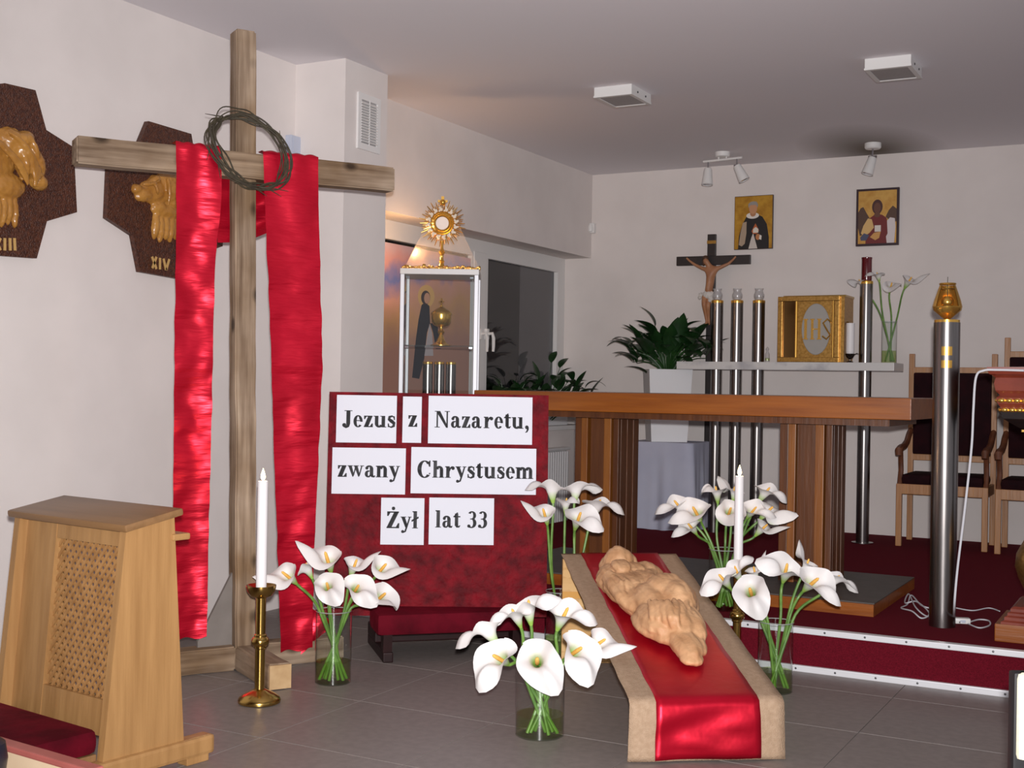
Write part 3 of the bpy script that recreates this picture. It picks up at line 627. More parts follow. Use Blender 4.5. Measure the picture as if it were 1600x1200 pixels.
# ================================================================== ALTAR
AY0, AY1, AX0, AX1, AZ0, AZ1 = 6.1, 6.98, -3.555, -1.158, 1.118, 1.222
al = thing('altar_table', 'long honey oak altar table on two ribbed pedestals and a low plinth', 'altar', ((AX0+AX1)/2, (AY0+AY1)/2, PZ))
ox, oy = al.location.x, al.location.y
LOC = Matrix.Translation((-ox, -oy, -PZ))
MB().bbox(AX0, AX1, AY0, AY1, AZ0, AZ1, .004, LOC).build('table_top', 'altar_x', al)
MB().box(AX0+.12, AX1-.12, AY0+.1, AY1-.1, AZ0-.035, AZ0+.001, LOC).build('apron', 'altar_z', al)
pl = MB().box(-3.42, -1.293, 5.985, 6.98, PZ-.001, .247, LOC).build('plinth', 'altar_x', al)
MB().box(-3.42, -1.293, 6.0, 6.98, .246, .252, LOC).build('plinth_top', 'plinth_top', al)
for (pa, pb) in ((897, 966), (1217, 1300)):
    x0, x1 = Yp(pa, 780, 6.45).x, Yp(pb, 780, 6.45).x; W_ = x1-x0
    ped = MB().box(x0+.02, x1-.02, 6.47, 6.76, .251, AZ0-.03, LOC).build('pedestal', 'altar_z', al)
    layout = ((0, .16, 0, 'altar_z'), (.19, .33, .03, 'altar_rib'), (.37, .70, .012, 'altar_z'), (.70, .86, .03, 'altar_rib'), (.88, 1.0, .012, 'altar_z'))
    for (a, b, d, mm) in layout:
        MB().bbox(x0+a*W_, x0+b*W_, 6.452-d, 6.475, .251, AZ0-.034, .003, LOC).build('board', mm, ped)
    for k in range(3):
        for xx, s in ((x0, -1), (x1, 1)):
            MB().bbox(min(xx, xx-s*.022), max(xx, xx-s*.022), 6.48+k*.088, 6.48+k*.088+.076, .251, AZ0-.034, .003, LOC).build('board', 'altar_z', ped)

# ================================================================== MARBLE SHELF ON STEEL COLUMNS
SY = 8.87; SZ0, SZ1 = 1.395, 1.452
sx0, sx1 = Yp(1057, 570, 8.74).x, Yp(1397, 573, 8.74).x
sh = thing('marble_shelf', 'grey veined marble shelf carried by four tall steel columns', 'shelf', ((sx0+sx1)/2, SY, PZ))
LOC = Matrix.Translation((-sh.location.x, -SY, -PZ))
MB().bbox(sx0, sx1, 8.74, 9.06, SZ0, SZ1, .003, LOC).build('slab', 'marble', sh)
colx = []
for (px, py, ztop) in ((1121, 470, None), (1152, 470, None), (1186, 470, None), (1354, 440, None)):
    p = Yp(px, py, SY); colx.append(p)
    c_ = MB().lathe([(0, 0), (.044, 0), (.044, p.z-PZ), (0, p.z-PZ)], 28, (p.x-sh.location.x, 0, 0)).build('column', 'steel', sh, True)
    MB().lathe([(.0445, p.z-PZ-.018), (.0455, p.z-PZ-.012), (.0445, p.z-PZ+.002), (.038, p.z-PZ+.004), (0, p.z-PZ+.004)], 28, (p.x-sh.location.x, 0, 0)).build('gold_rim', 'gold', c_, True)
    if px > 1300: MB().lathe([(0, .001), (.075, .001), (.075, .006), (0, .006)], 24, (p.x-sh.location.x, 0, 0)).build('foot_plate', 'steel', c_, True)
which = ('nearest the black crucifix', 'between two like it', 'nearest the gold tabernacle')
for p, wh in zip(colx[:3], which):
    t = thing('glass_cup', 'small clear glass lamp cup on the steel column '+wh, 'glass cup', (p.x, SY, p.z+.004), 0, 'glass cups on the steel columns')
    MB().lathe([(.0, .002), (.026, .002), (.036, .02), (.038, .04), (.03, .06), (.027, .07), (.033, .086), (.031, .086), (.025, .07), (.028, .06), (.035, .04), (.033, .02), (.0, .006)], 20).build('cup', 'cupglass', t, True)
    MB().cyl(.018, .007, .02, 14).build('tea_light', 'wax', t, True)
p = colx[3]; t = thing('red_lamp', 'deep red glass sanctuary lamp on the tallest steel column of the shelf', 'lamp', (p.x, SY, p.z+.004))
MB().lathe([(0, 0), (.034, 0), (.036, .01), (.035, .15), (.037, .155), (.037, .165), (.03, .166), (.03, .02), (0, .02)], 22).build('glass', 'redglass', t, True); MB().cyl(.025, .02, .09, 16).build('candle', mat('red wax', (120, 14, 22), rough=.4), t, True)

# tabernacle
ta0, ta1 = Yp(1216, 500, 8.76), Yp(1312, 500, 8.76); tz1 = Yp(1264, 463, 8.76).z
tb = thing('tabernacle', 'square gold tabernacle with a round grey disc and gold letters on the marble shelf', 'tabernacle', ((ta0.x+ta1.x)/2, 8.76, SZ1))
TW_ = (ta1.x-ta0.x)/2; TH2 = tz1-SZ1
MB().box(-TW_+.012, TW_+.03, .012, .27, .002, TH2-.005).build('body', 'gold_satin', tb)
m_ = MB(); fw = .034
for (a, b, c, d) in ((-TW_, TW_, 0, fw), (-TW_, TW_, TH2-fw, TH2), (-TW_, -TW_+fw, fw, TH2-fw), (TW_-fw, TW_, fw, TH2-fw)): m_.bbox(a, b, -.016, .014, c, d, .003)
fr_ = m_.build('front_frame', 'gold_satin', tb)
for a in (-TW_+.016, TW_-.016):
    for b in (.016, TH2-.016): MB().ball((a, -.018, b), .007, 10).build('rivet', 'gold', fr_, True)
tx = lambda zx: (zx-550)*2*TW_/830
MB().box(-TW_+fw, tx(375), .006, .012, fw, TH2-fw).build('mirror_panel', mat('dark gold mirror', (120, 92, 56), rough=.08, metal=1), tb)
MB().tube([(tx(382), -.002, fw), (tx(382), -.002, TH2-fw)], .009, 8).build('moulding', 'gold', tb, True)
MB().tube([(TW_-fw-.012, -.002, fw), (TW_-fw-.012, -.002, TH2-fw)], .007, 8).build('moulding', 'gold', tb, True)
MB().box(tx(392), TW_-fw, .003, .012, fw, TH2-fw).build('door', 'gold_satin', tb)
dcx = tx(650)
dr_ = MB().lathe([(0, .004), (.098, .004), (.1, 0)], 36, T=Matrix.Translation((dcx, .002, TH2*.5))@Matrix.Rotation(pi/2, 4, 'X')@Matrix.Diagonal((1.02, TH2*3.9, 1, 1))).build('disc', mat('frosted grey disc', (160, 156, 150), rough=.4), tb, True)
lt = MB(); zc = TH2*.5; h2 = TH2*.15
def bar(x, z0, z1, w_=.006): lt.box(x-w_, x+w_, -.012, -.002, z0, z1); lt.box(x-w_*1.9, x+w_*1.9, -.0115, -.0025, z0-.003, z0+.004); lt.box(x-w_*1.9, x+w_*1.9, -.0115, -.0025, z1-.004, z1+.003)
bar(tx(515), zc-h2, zc+h2, .009); bar(tx(605), zc-h2, zc+h2, .008); bar(tx(698), zc-h2, zc+h2, .008); lt.box(tx(605), tx(698), -.011, -.003, zc-.004, zc+.004)
S0 = tx(795); lt.tube([(S0+.03, -.007, zc+h2*.7), (S0+.005, -.007, zc+h2), (S0-.024, -.007, zc+h2*.62), (S0, -.007, zc), (S0+.026, -.007, zc-h2*.6), (S0, -.007, zc-h2), (S0-.028, -.007, zc-h2*.7)], .007, 6)
lt.build('letters', 'gold', tb, True)
MB().box(-TW_+.03, TW_+.035, .02, .275, TH2-.006, TH2+.008).build('lid', 'brass', tb)
MB().tube([(TW_+.03, .10, TH2*.62), (TW_+.075, .08, TH2*.55)], .004, 6).build('door_handle', 'brass', tb, True)
# white candle in small dark cup
q = Yp(1328, 560, 8.80); t = thing('cup_holder', 'small dark metal cup holder on the marble shelf beside the tabernacle', 'candle holder', (q.x, 8.80, SZ1))
MB().lathe([(0, 0), (.024, 0), (.022, .006), (.006, .014), (.006, .022), (.022, .034), (.031, .052), (.033, .062), (.029, .06), (.02, .042), (0, .036)], 20).build('cup', mat('tarnished silver', (96, 88, 84), rough=.25, metal=1), t, True)
MB().tube([(.03, 0, .056), (.05, -.005, .066), (.06, -.005, .06)], .003, 6).build('handle', 'chrome', t, True)
q2 = Yp(1328, 505, 8.80); t = thing('pillar_candle', 'short white candle in the dark metal cup beside the tabernacle', 'candle', (q.x, 8.80, SZ1+.037))
MB().lathe([(0, 0), (.014, 0), (.028, .035), (.029, .04), (.029, q2.z-SZ1-.037), (.02, q2.z-SZ1-.042), (0, q2.z-SZ1-.045)], 20).build('wax_body', 'wax', t, True); MB().tube([(0, 0, .1), (0, 0, q2.z-SZ1-.03)], .0015, 5).build('wick', 'dark', t)
q = Yp(1199, 560, 8.82); t = thing('glass_cruet', 'tiny clear glass cruet on the marble shelf beside a steel column', 'cruet', (q.x, 8.82, SZ1))
MB().lathe([(0, 0), (.016, 0), (.017, .01), (.016, .06), (.008, .075), (.008, .085), (.012, .095), (.01, .1), (0, .112)], 14).build('bottle', 'cupglass', t, True); MB().lathe([(.0175, .012), (.0175, .03), (.0, .03)], 14).build('liquid', 'water', t, True)

# ================================================================== CRUCIFIX
ccx = Yp(1112, 410, 9.34)
cz_top, cz_beam = Yp(1117, 366, 9.34).z, Yp(1115, 407, 9.34).z
cr = thing('crucifix', 'black standing crucifix with a painted figure behind the steel columns', 'crucifix', (ccx.x, 9.34, PZ), radians(4))
lz = lambda z: z-PZ
MB().bbox(-.034, .034, -.014, .014, 0, lz(cz_top), .004).build('upright', 'black_wood', cr)
xl_, xr_ = Yp(1059, 412, 9.34).x-ccx.x, Yp(1172, 404, 9.34).x-ccx.x
MB().bbox(xl_, xr_, -.018, .012, lz(cz_beam)-.036, lz(cz_beam)+.036, .004).build('crossbar', 'black_wood', cr)
MB().box(-.036, .036, -.017, -.01, lz(cz_top)-.075, lz(cz_top)-.05).build('title_plate', 'brass', cr)
MB().bbox(-.10, .10, -.10, .09, 0, .03, .005).bbox(-.07, .07, -.06, .06, .03, .06, .005).build('base', 'black_wood', cr)
def cp(px, py, dy): v = Yp(px, py, 9.34+dy); return Vector((v.x-ccx.x, dy, lz(v.z)))
def skin(name, joints, edges, parent, m):
    me = bpy.data.meshes.new(name); me.from_pydata([j[0] for j in joints], edges, []); o = bpy.data.objects.new(name, me); COL.objects.link(o)
    s = o.modifiers.new('s', 'SKIN'); s.use_smooth_shade = True
    for i, (p_, r) in enumerate(joints):
        sv = me.skin_vertices[0].data[i]; sv.radius = r if isinstance(r, tuple) else (r, r)
    me.skin_vertices[0].data[0].use_root = True
    o.modifiers.new('u', 'SUBSURF').levels = 2
    dg = bpy.context.evaluated_depsgraph_get(); nm = bpy.data.meshes.new_from_object(o.evaluated_get(dg)); o.modifiers.clear(); o.data = nm; nm.materials.clear(); nm.materials.append(M[m])
    for p_ in nm.polygons: p_.use_smooth = True
    o.parent = parent; return o
J = [(cp(1108, 452, -.05), (.034, .026)), (cp(1109, 435, -.06), (.036, .028)), (cp(1111, 422, -.06), (.042, .03)), (cp(1108, 416, -.06), .018), (cp(1103, 410, -.075), .026), (cp(1100, 404, -.07), .02),
     (cp(1098, 420, -.05), .016), (cp(1086, 414, -.04), .012), (cp(1078, 408, -.025), .009), (cp(1073, 403, -.022), .008),
     (cp(1124, 418, -.05), .016), (cp(1137, 412, -.04), .012), (cp(1145, 405, -.025), .009), (cp(1149, 400, -.022), .008),
     (cp(1101, 462, -.05), .028), (cp(1099, 476, -.08), .021), (cp(1102, 490, -.05), .016), (cp(1104, 502, -.04), .012), (cp(1102, 508, -.055), .01),
     (cp(1108, 464, -.05), .026), (cp(1105, 478, -.075), .02), (cp(1106, 491, -.05), .015), (cp(1107, 502, -.04), .011), (cp(1107, 508, -.055), .009)]
E_ = [(0, 1), (1, 2), (2, 3), (3, 4), (4, 5), (2, 6), (6, 7), (7, 8), (8, 9), (2, 10), (10, 11), (11, 12), (12, 13), (0, 14), (14, 15), (15, 16), (16, 17), (17, 18), (0, 19), (19, 20), (20, 21), (21, 22), (22, 23)]
co = skin('corpus', J, E_, cr, 'flesh')
hh = cp(1101, 406, -.07); MB().ball(hh+Vector((0, .008, .012)), (.026, .022, .024), 12).ball(hh+Vector((-.012, .004, -.02)), (.013, .014, .03), 10).ball(hh+Vector((.018, .004, -.014)), (.01, .012, .026), 10).build('hair', 'hair', co, True)
lc = cp(1106, 461, -.055)
remeshed(MB().ball(lc, (.05, .036, .036), 14).ball(lc+Vector((.025, -.01, -.03)), (.03, .03, .035), 12).ball(lc+Vector((-.055, -.005, .0)), (.022, .015, .02), 10).ball(lc+Vector((-.068, -.003, -.016)), (.014, .01, .022), 10), 'loincloth', 'loin', co, .006, 2, (60, .006))

# ================================================================== PLANTS
def leaf_mesh(L_, W_, bend, fold=.25):
    def fn(u, v):
        wv = sin(pi*min(1, v**.85))**.8*W_/2*(1-.15*v); x = (u-.5)*2*wv
        ang = bend*v; r = L_/max(abs(bend), 1e-3)
        z = r*sin(ang) if abs(bend) > 1e-3 else L_*v; y = r*(1-cos(ang)) if abs(bend) > 1e-3 else 0
        return Vector((x, -y+abs(u-.5)*wv*fold*2, z))
    return MB().grid(fn, 4, 9)
LEAF = [leaf_mesh(.20, .10, b) for b in (.3, .9, 1.5, 2.1)]
def leafy(t, n, height, spread, seed, m='leaf', lsc=1.0, tip=None):
    rnd = random.Random(seed); protos = []
    for k, mb in enumerate(LEAF):
        o = MB(); o.v = list(mb.v); o.f = list(mb.f); protos.append(o)
    meshes = {}
    for i in range(n):
        az = rnd.uniform(0, 2*pi) if not tip or i >= len(tip) else tip[i][0]
        rr = spread*sqrt(rnd.random()) if not tip or i >= len(tip) else tip[i][1]
        hh = height*rnd.uniform(.35, 1)*(1-.35*rr/spread) if not tip or i >= len(tip) else tip[i][2]
        base = Vector((cos(az)*.02, sin(az)*.02, 0)); end = Vector((cos(az)*rr, sin(az)*rr, hh))
        pts = [base.lerp(end, s)+Vector((0, 0, .05*sin(s*pi)*(1-rr/spread*.2))) for s in (0, .25, .5, .75, 1)]
        k = rnd.randrange(4); sc = rnd.uniform(.7, 1.15)*lsc
        x = Vector((-sin(az), cos(az), 0)); out = Vector((cos(az), sin(az), 0)); tilt = rnd.uniform(.15, .9)
        zz = (Vector((0, 0, 1))*cos(tilt)+out*sin(tilt)).normalized(); yv = zz.cross(x).normalized()
        T = frame(end, x, yv, zz)@Matrix.Diagonal((sc, sc, sc, 1))
        if k not in meshes:
            lo = protos[k].build('leaf', m, t, 'all', T=T); meshes[k] = lo
        else: lo = obj_copy(meshes[k], t, T=T)
        MB().tube(pts, [.004, .0035, .003, .003, .002], 5).build('stalk', 'leaf_lt', lo, True, T=T.inverted())
# cloth covered stand and planter
q0, q1 = Zp(986, 822, PZ), Zp(1098, 829, PZ)
scx = (q0.x+q1.x)/2-.02; scy = 8.96
pot0 = Yp(1040, 690, 8.95); ztab = pot0.z
st = thing('draped_stand', 'square stand under a pale blue grey cloth reaching the red carpet', 'stand', (scx, scy, PZ))
hw = .26
def cloth(u, v):
    a = u*2*pi; c_, s_ = cos(a), sin(a); k = 1/max(abs(c_), abs(s_)); k = min(k, 1.32)
    fl_ = v; r = hw*(1+.05*fl_)+.016*sin(a*9+1)*fl_+.01*sin(a*17)*fl_
    return Vector((c_*k*r, s_*k*r*.85, (ztab-PZ)*(1-v)+.004*sin(a*5)*v+.003))
cm = MB().grid(cloth, 96, 14)
cm.add([Vector((x*hw*1.0, y*hw*.85, ztab-PZ+.002)) for x, y in ((-1, -1), (1, -1), (1, 1), (-1, 1))], [(0, 1, 2, 3)])
MB().box(-hw+.03, hw-.03, -hw*.85+.03, hw*.85-.03, ztab-PZ-.03, ztab-PZ-.002).build('table_top', 'oak', st)
for sx_ in (-1, 1):
    for sy_ in (-1, 1): MB().box(sx_*(hw-.07)-.02, sx_*(hw-.07)+.02, sy_*(hw-.1)-.02, sy_*(hw-.1)+.02, 0, ztab-PZ-.03).build('leg', 'oak', st)
cm.build('cloth', 'cloth_grey', st, 'all')
ph = Yp(1040, 578, 8.95).z-ztab
pxc = Yp(1041, 640, 8.95).x; pw = (Yp(1075, 580, 8.95).x-Yp(1012, 580, 8.95).x)/2; pwb = (Yp(1068, 688, 8.95).x-Yp(1016, 688, 8.95).x)/2
pt = thing('planter', 'tall tapered square white planter on the draped stand', 'planter', (pxc, scy, ztab+.003), radians(31))
def sq(w, z): return [Vector((a*w, b*w, z)) for a, b in ((-1, -1), (1, -1), (1, 1), (-1, 1))]
vs_ = sq(pwb, 0)+sq(pw, ph)+sq(pw-.015, ph)+sq(pw-.02, ph-.04)
MB().add(vs_, [(3, 2, 1, 0)]+[(k*4+i, k*4+(i+1) % 4, k*4+4+(i+1) % 4, k*4+4+i) for k in range(3) for i in range(4)]).build('pot', 'white_pot', pt)
MB().add(sq(pw-.019, ph-.035), [(0, 1, 2, 3)]).build('soil', mat('potting soil', (46, 32, 24), (30, 22, 16), .95, scale=60), pt)
pg = thing('peace_lily', 'dark green broad leaved plant growing in the tall white planter', 'plant', (pxc, scy, ztab+ph-.03))
leafy(pg, 96, .34, .30, 3, 'leaf', 1.12, [(pi*1.05, .10, .36), (pi, .30, .20), (pi*.98, .26, .08), (0, .12, .33), (.2, .27, .22), (pi*1.2, .14, -.02), (-.6, .2, .3), (pi*.9, .16, .3)])
for (px, py) in ((690, 0), (712, 0), (860, 0), (800, 0), (830, 0), (895, 0)):
    pass
q = Xp(868, 610, XL-.10); sp_ = thing('sill_plant', 'low dark green leafy plant on the window sill', 'plant', (XL-.12, q.y-.15, WZ0))
MB().bbox(-.07, .07, -.28, .28, 0, .10, .006).build('trough', 'white_pot', sp_)
ps_ = bpy.data.objects.new('foliage_base', None); bpy.data.objects.remove(ps_)
leafy(sp_, 60, .42, .40, 11, 'leaf', 1.0, [(pi/2, .34, .40), (pi/2, .40, .34), (pi*.45, .2, .46), (pi*.52, .12, .50)])
q = Xp(800, 610, XL-.10); sp2 = thing('sill_plant', 'dense dark potted plant on the window sill nearer the glass cabinet', 'plant', (XL-.12, q.y-.02, WZ0))
MB().lathe([(0, 0), (.06, 0), (.075, .11), (.068, .11), (.06, .09), (0, .09)], 18).build('pot', 'white_pot', sp2, True)
leafy(sp2, 46, .40, .26, 12, 'leaf', .9)

# ================================================================== GLASS CABINET
cbx = Vector((-4.095, 6.60, PZ)); ca = radians(28)
cp0 = Dp(686, 426, 7.7)
czt = zat(cbx, 686, 424)
cabo = thing('glass_cabinet', 'tall glass display cabinet with slim silver posts and white top', 'cabinet', cbx, ca)
wv, dv, H_ = .225, .17, czt-PZ
MB().bbox(-wv-.015, wv+.015, -dv-.015, dv+.015, H_-.035, H_, .004).build('top_panel', 'white_paint', cabo)
MB().bbox(-wv-.01, wv+.01, -dv-.01, dv+.01, 0, .12, .004).build('base', 'white_paint', cabo)
for a in (-1, 1):
    for b in (-1, 1): MB().bbox(a*wv-.013, a*wv+.013, b*dv-.013, b*dv+.013, .12, H_-.034, .003).build('post', 'cab_post', cabo)
MB().box(-wv+.01, wv-.01, -dv-.003, -dv+.003, .12, H_-.035).build('front_pane', 'cabglass', cabo)
MB().box(-wv-.003, -wv+.003, -dv+.01, dv-.01, .12, H_-.035).build('side_pane', 'cabglass', cabo)
MB().box(wv-.003, wv+.003, -dv+.01, dv-.01, .12, H_-.035).build('side_pane', 'cabglass', cabo)
CBI = Matrix.Translation(cbx)@Matrix.Rotation(ca, 4, 'Z')
zs1 = zat(cbx, 690, 541); zs2 = zs1-.40
for zz in (zs1, zs2): MB().box(-wv+.012, wv-.012, -dv+.012, dv-.012, zz-PZ-.008, zz-PZ).build('glass_shelf', glass('shelf glass edge', (.9, .97, .95), 1.6), cabo)
for a in (-1, 1):
    for zz in (zs1-PZ-.012, H_-.05): MB().bbox(a*(wv-.03)-.012, a*(wv-.03)+.012, -dv+.012, -dv+.03, zz-.008, zz+.006, .002).build('bracket', 'chrome', cabo)
# ciborium
pz = CBI@Vector((.005, -.02, 0)); zc0 = zs1; hci = zat(pz, 687, 466)-zc0; s = hci/.31
ci = thing('gold_ciborium', 'lidded gold ciborium with a small cross on the cabinet glass shelf', 'ciborium', (pz.x, pz.y, zc0))
sp = lambda pr: [(r*s, z*s) for r, z in pr]
MB().lathe(sp([(0, 0), (.07, 0), (.07, .006), (.05, .012), (.03, .03), (.017, .06), (.012, .075), (.02, .085), (.024, .093), (.016, .102), (.011, .112), (.012, .122), (.0, .124)]), 28).build('foot', 'gold', ci, True)
MB().lathe(sp([(0, .12), (.02, .122), (.05, .135), (.062, .155), (.066, .185), (.066, .205), (.0, .205)]), 28).build('bowl', 'gold', ci, True)
MB().lathe(sp([(.07, .203), (.07, .212), (.06, .225), (.03, .245), (.012, .255), (.01, .265), (.0, .267)]), 28).build('lid', 'gold', ci, True)
MB().box(-.004*s, .004*s, -.004*s, .004*s, .262*s, .31*s).box(-.018*s, .018*s, -.004*s, .004*s, .284*s, .292*s).build('cross', 'gold', ci)
for k, (px) in enumerate((671, 692, 711)):
    dloc = Vector((-.075+.072*k, -.0, 0)); pp = CBI@dloc
    t = thing('metal_canister', ('steel cylinder with a gold rim in the glass cabinet, '+('beside the banner cloak side', 'in the middle of three', 'nearest the window handle')[k]), 'canister', (pp.x, pp.y, zs2), 0, 'steel cylinders in the glass cabinet')
    hc = zat(pp, 690, 566)-zs2
    MB().lathe([(0, 0), (.031, 0), (.031, hc), (0, hc)], 22).build('cylinder', 'steel', t, True); MB().lathe([(.0315, hc-.014), (.033, hc-.008), (.0315, hc+.002), (0, hc+.003)], 22).build('gold_rim', 'gold', t, True)
# monstrance
mp_ = CBI@Vector((.0, 0, 0)); mo = thing('monstrance', 'gold sunburst monstrance with a white host on top of the glass cabinet', 'monstrance', (mp_.x, mp_.y, czt), radians(28))
hm = zat(mp_, 688, 308)-czt; s = hm/.46
zc_ = (zat(mp_, 688, 349)-czt)/s
MB().lathe(sp([(0, 0), (.065, 0), (.065, .006), (.05, .012), (.022, .025), (.012, .05), (.018, .062), (.011, .072), (.009, .1), (.017, .112), (.02, .12), (.012, .132), (.008, .15), (.009, .19), (0, .19)]), 24).build('stem', 'gold', mo, True)
rb = MB()
for k in range(60):
    a = 2*pi*k/60; L_ = (.118 if k % 2 else .14)*(1+.06*sin(k*2.3)); d = Vector((cos(a), 0, sin(a)))
    rb.tube([Vector((0, 0, zc_*s))+d*.05*s, Vector((0, .004*(k % 3-1), zc_*s))+d*L_*s], [.0062*s, .0022*s], 5)
rb.build('sun_rays', 'gold', mo, True)
RX = Matrix.Translation((0, 0, zc_*s))@Matrix.Rotation(pi/2, 4, 'X')
MB().lathe(sp([(.04, .012), (.046, .016), (.052, .012), (.056, .0), (.05, -.008), (.04, -.004), (.04, .012)]), 32, T=RX).lathe(sp([(.064, .004), (.07, .008), (.076, .004), (.07, -.002), (.064, .004)]), 32, T=RX).build('ring', 'gold', mo, True)
MB().lathe(sp([(0, .008), (.041, .008), (.041, 0), (0, 0)]), 28, T=RX).build('host', 'pure_white', mo, True)
gm0 = None
for k in range(16):
    a = 2*pi*k/16+.1; pos = Vector((cos(a)*.085*s, -.012*s, zc_*s+sin(a)*.085*s))
    if gm0 is None: gm0 = MB().ball((0, 0, 0), .0125*s, 8).ball((.012*s, -.002, .006*s), .008*s, 8).ball((-.008*s, -.003, .011*s), .007*s, 8).build('silver_blossom', mat('bright silver blossom', (255, 244, 226), rough=.25, metal=.2), mo, True, loc=pos)
    else: g_ = obj_copy(gm0, mo, loc=pos); g_.rotation_euler = (0, -a, 0)
MB().box(-.009*s, .009*s, -.005*s, .005*s, (zc_+.13)*s, .465*s).box(-.03*s, .03*s, -.0045*s, .0045*s, .428*s, .442*s).ball((0, 0, (zc_+.13)*s), .02*s, 10).build('cross', 'gold', mo, True)
# veil
ve = thing('sheer_veil', 'sheer veil tented behind the monstrance with gold fringe on the cabinet top', 'veil', (mp_.x, mp_.y, czt), radians(28))
def veil(u, v):
    a = pi*(.02+.96*u); R_ = .045+.20*v**1.1; return Vector((cos(a)*R_*1.0, sin(a)*R_*.55+.02, hm*.93*(1-v)+.005+.004*sin(a*14)*v))
MB().grid(veil, 48, 16).build('tulle', 'tulle', ve, 'all')
gf = MB(); rnd = random.Random(5)
for k in range(70):
    x = -.23+.47*k/69; y = -.12+.03*sin(k*.9); z = .008+.012*abs(noise.noise(Vector((k*.23, 0, 3))))*2
    gf.ball((x, y, z), (.009, .007, .006+.01*rnd.random()), 6)
gf.build('gold_fringe', 'gold_satin', ve, True)
lp_ = CBI@Vector((-.17, .06, 0)); lmp = thing('puck_lamp', 'small warm lamp beside the monstrance on the cabinet top', 'lamp', (lp_.x, lp_.y, czt))
MB().lathe([(0, 0), (.022, 0), (.022, .012), (.014, .016), (0, .016)], 16).build('body', 'white_plastic', lmp, True); MB().lathe([(.013, .0165), (0, .018)], 14).build('lens', mat('warm lens', (255, 200, 140), emit=((255, 196, 130), 12)), lmp, True)
ll = bpy.data.lights.new('puck_lamp_light', 'POINT'); ll.energy = 4.5; ll.color = (1, .58, .28); ll.shadow_soft_size = .03
lo = bpy.data.objects.new('puck_lamp_light', ll); COL.objects.link(lo); lo.parent = lmp; lo.location = (0, 0, .12)

# ================================================================== SIGN BOARD, PAPERS, BENCH
BTH = radians(31); BU = Vector((cos(BTH), sin(BTH), 0)); BNh = Vector((sin(BTH), -cos(BTH), 0))   # BNh faces the camera
bl0 = Dp(516, 960, 5.78)
tilt = radians(5); BUP = (Vector((0, 0, 1))*cos(tilt)-BNh*sin(tilt)); BN = BU.cross(BUP).normalized()
if BN.dot(CAM-bl0) < 0: BN = -BN
bpf = plane(bl0, BN)
def bloc(px, py): q = bpf(px, py)-bl0; return q.dot(BU), q.dot(BUP)
BT = frame(bl0, BU, -BN, BUP)      # local x right, y away from camera, z up
brd = thing('velvet_board', 'large square board covered in crushed crimson velvet carrying printed paper sheets', 'board'); brd.matrix_world = BT
x1b, z1b = bloc(852, 619)
bm = bmesh.new()
mb = MB().bbox(-.026, x1b+.012, 0, .035, 0, z1b+.004, .012)
mb.build('board', 'velvet', brd, True)
cm = MB()
def velv(u, v):
    x = -.03+(x1b+.046)*u; z = -.004+(z1b+.008)*v
    return Vector((x, -.004-.004*abs(noise.noise(Vector((x*5, z*5, 1))))-.002*sin(x*19+z*5), z))
cm.grid(velv, 40, 40).build('velvet_cover', 'velvet', brd, 'all')
# ---- serif letters drawn as strokes
class Gl(MB):
    def R(s, x0, y0, x1, y1): s.add([(x0, 0, y0), (x1, 0, y0), (x1, 0, y1), (x0, 0, y1)], [(0, 1, 2, 3)]); return s
    def P(s, *p): s.add([(a, 0, b) for a, b in p], [tuple(range(len(p)))]); return s
    def ring(s, cx, cy, rx, ry, tx, ty, a0, a1, n=20):
        vs = []
        for i in range(n+1):
            a = radians(a0+(a1-a0)*i/n); vs += [(cx+rx*cos(a), 0, cy+ry*sin(a)), (cx+(rx-tx)*cos(a), 0, cy+(ry-ty)*sin(a))]
        s.add(vs, [(2*i, 2*i+1, 2*i+3, 2*i+2) for i in range(n)]); return s
    def dot(s, cx, cy, r): return s.P(*[(cx+r*cos(i*pi/7), cy+r*sin(i*pi/7)) for i in range(14)])
    def S(s, pts, ws):
        pts = [Vector((p[0], p[1])) for p in pts]; vs = []
        for i, p in enumerate(pts):
            t = (pts[min(i+1, len(pts)-1)]-pts[max(i-1, 0)]).normalized(); n = Vector((-t.y, t.x))*ws[i]/2
            vs += [(p.x+n.x, 0, p.y+n.y), (p.x-n.x, 0, p.y-n.y)]
        s.add(vs, [(2*i, 2*i+1, 2*i+3, 2*i+2) for i in range(len(pts)-1)]); return s
SF = .03
def stem_(g, x, y0, y1, w=.14, fb=True, ft=False, flag=False):
    g.R(x, y0, x+w, y1)
    if fb: g.R(x-.055, y0, x+w+.055, y0+SF)
    if ft: g.R(x-.055, y1-SF, x+w+.055, y1)
    if flag: g.P((x-.055, y1-SF), (x, y1-.055), (x+w, y1-.02), (x+w, y1), (x-.055, y1-.0))
def arch(g, x0, x1, w=.14): # from the stem at x0 to a right stem ending at x1
    g.ring((x0+x1)/2+.02, .30, (x1-x0)/2-.02+.0, .17, w, .075, 0, 165); g.R(x1-w, 0, x1, .31); g.R(x1-w-.05, 0, x1+.05, SF)
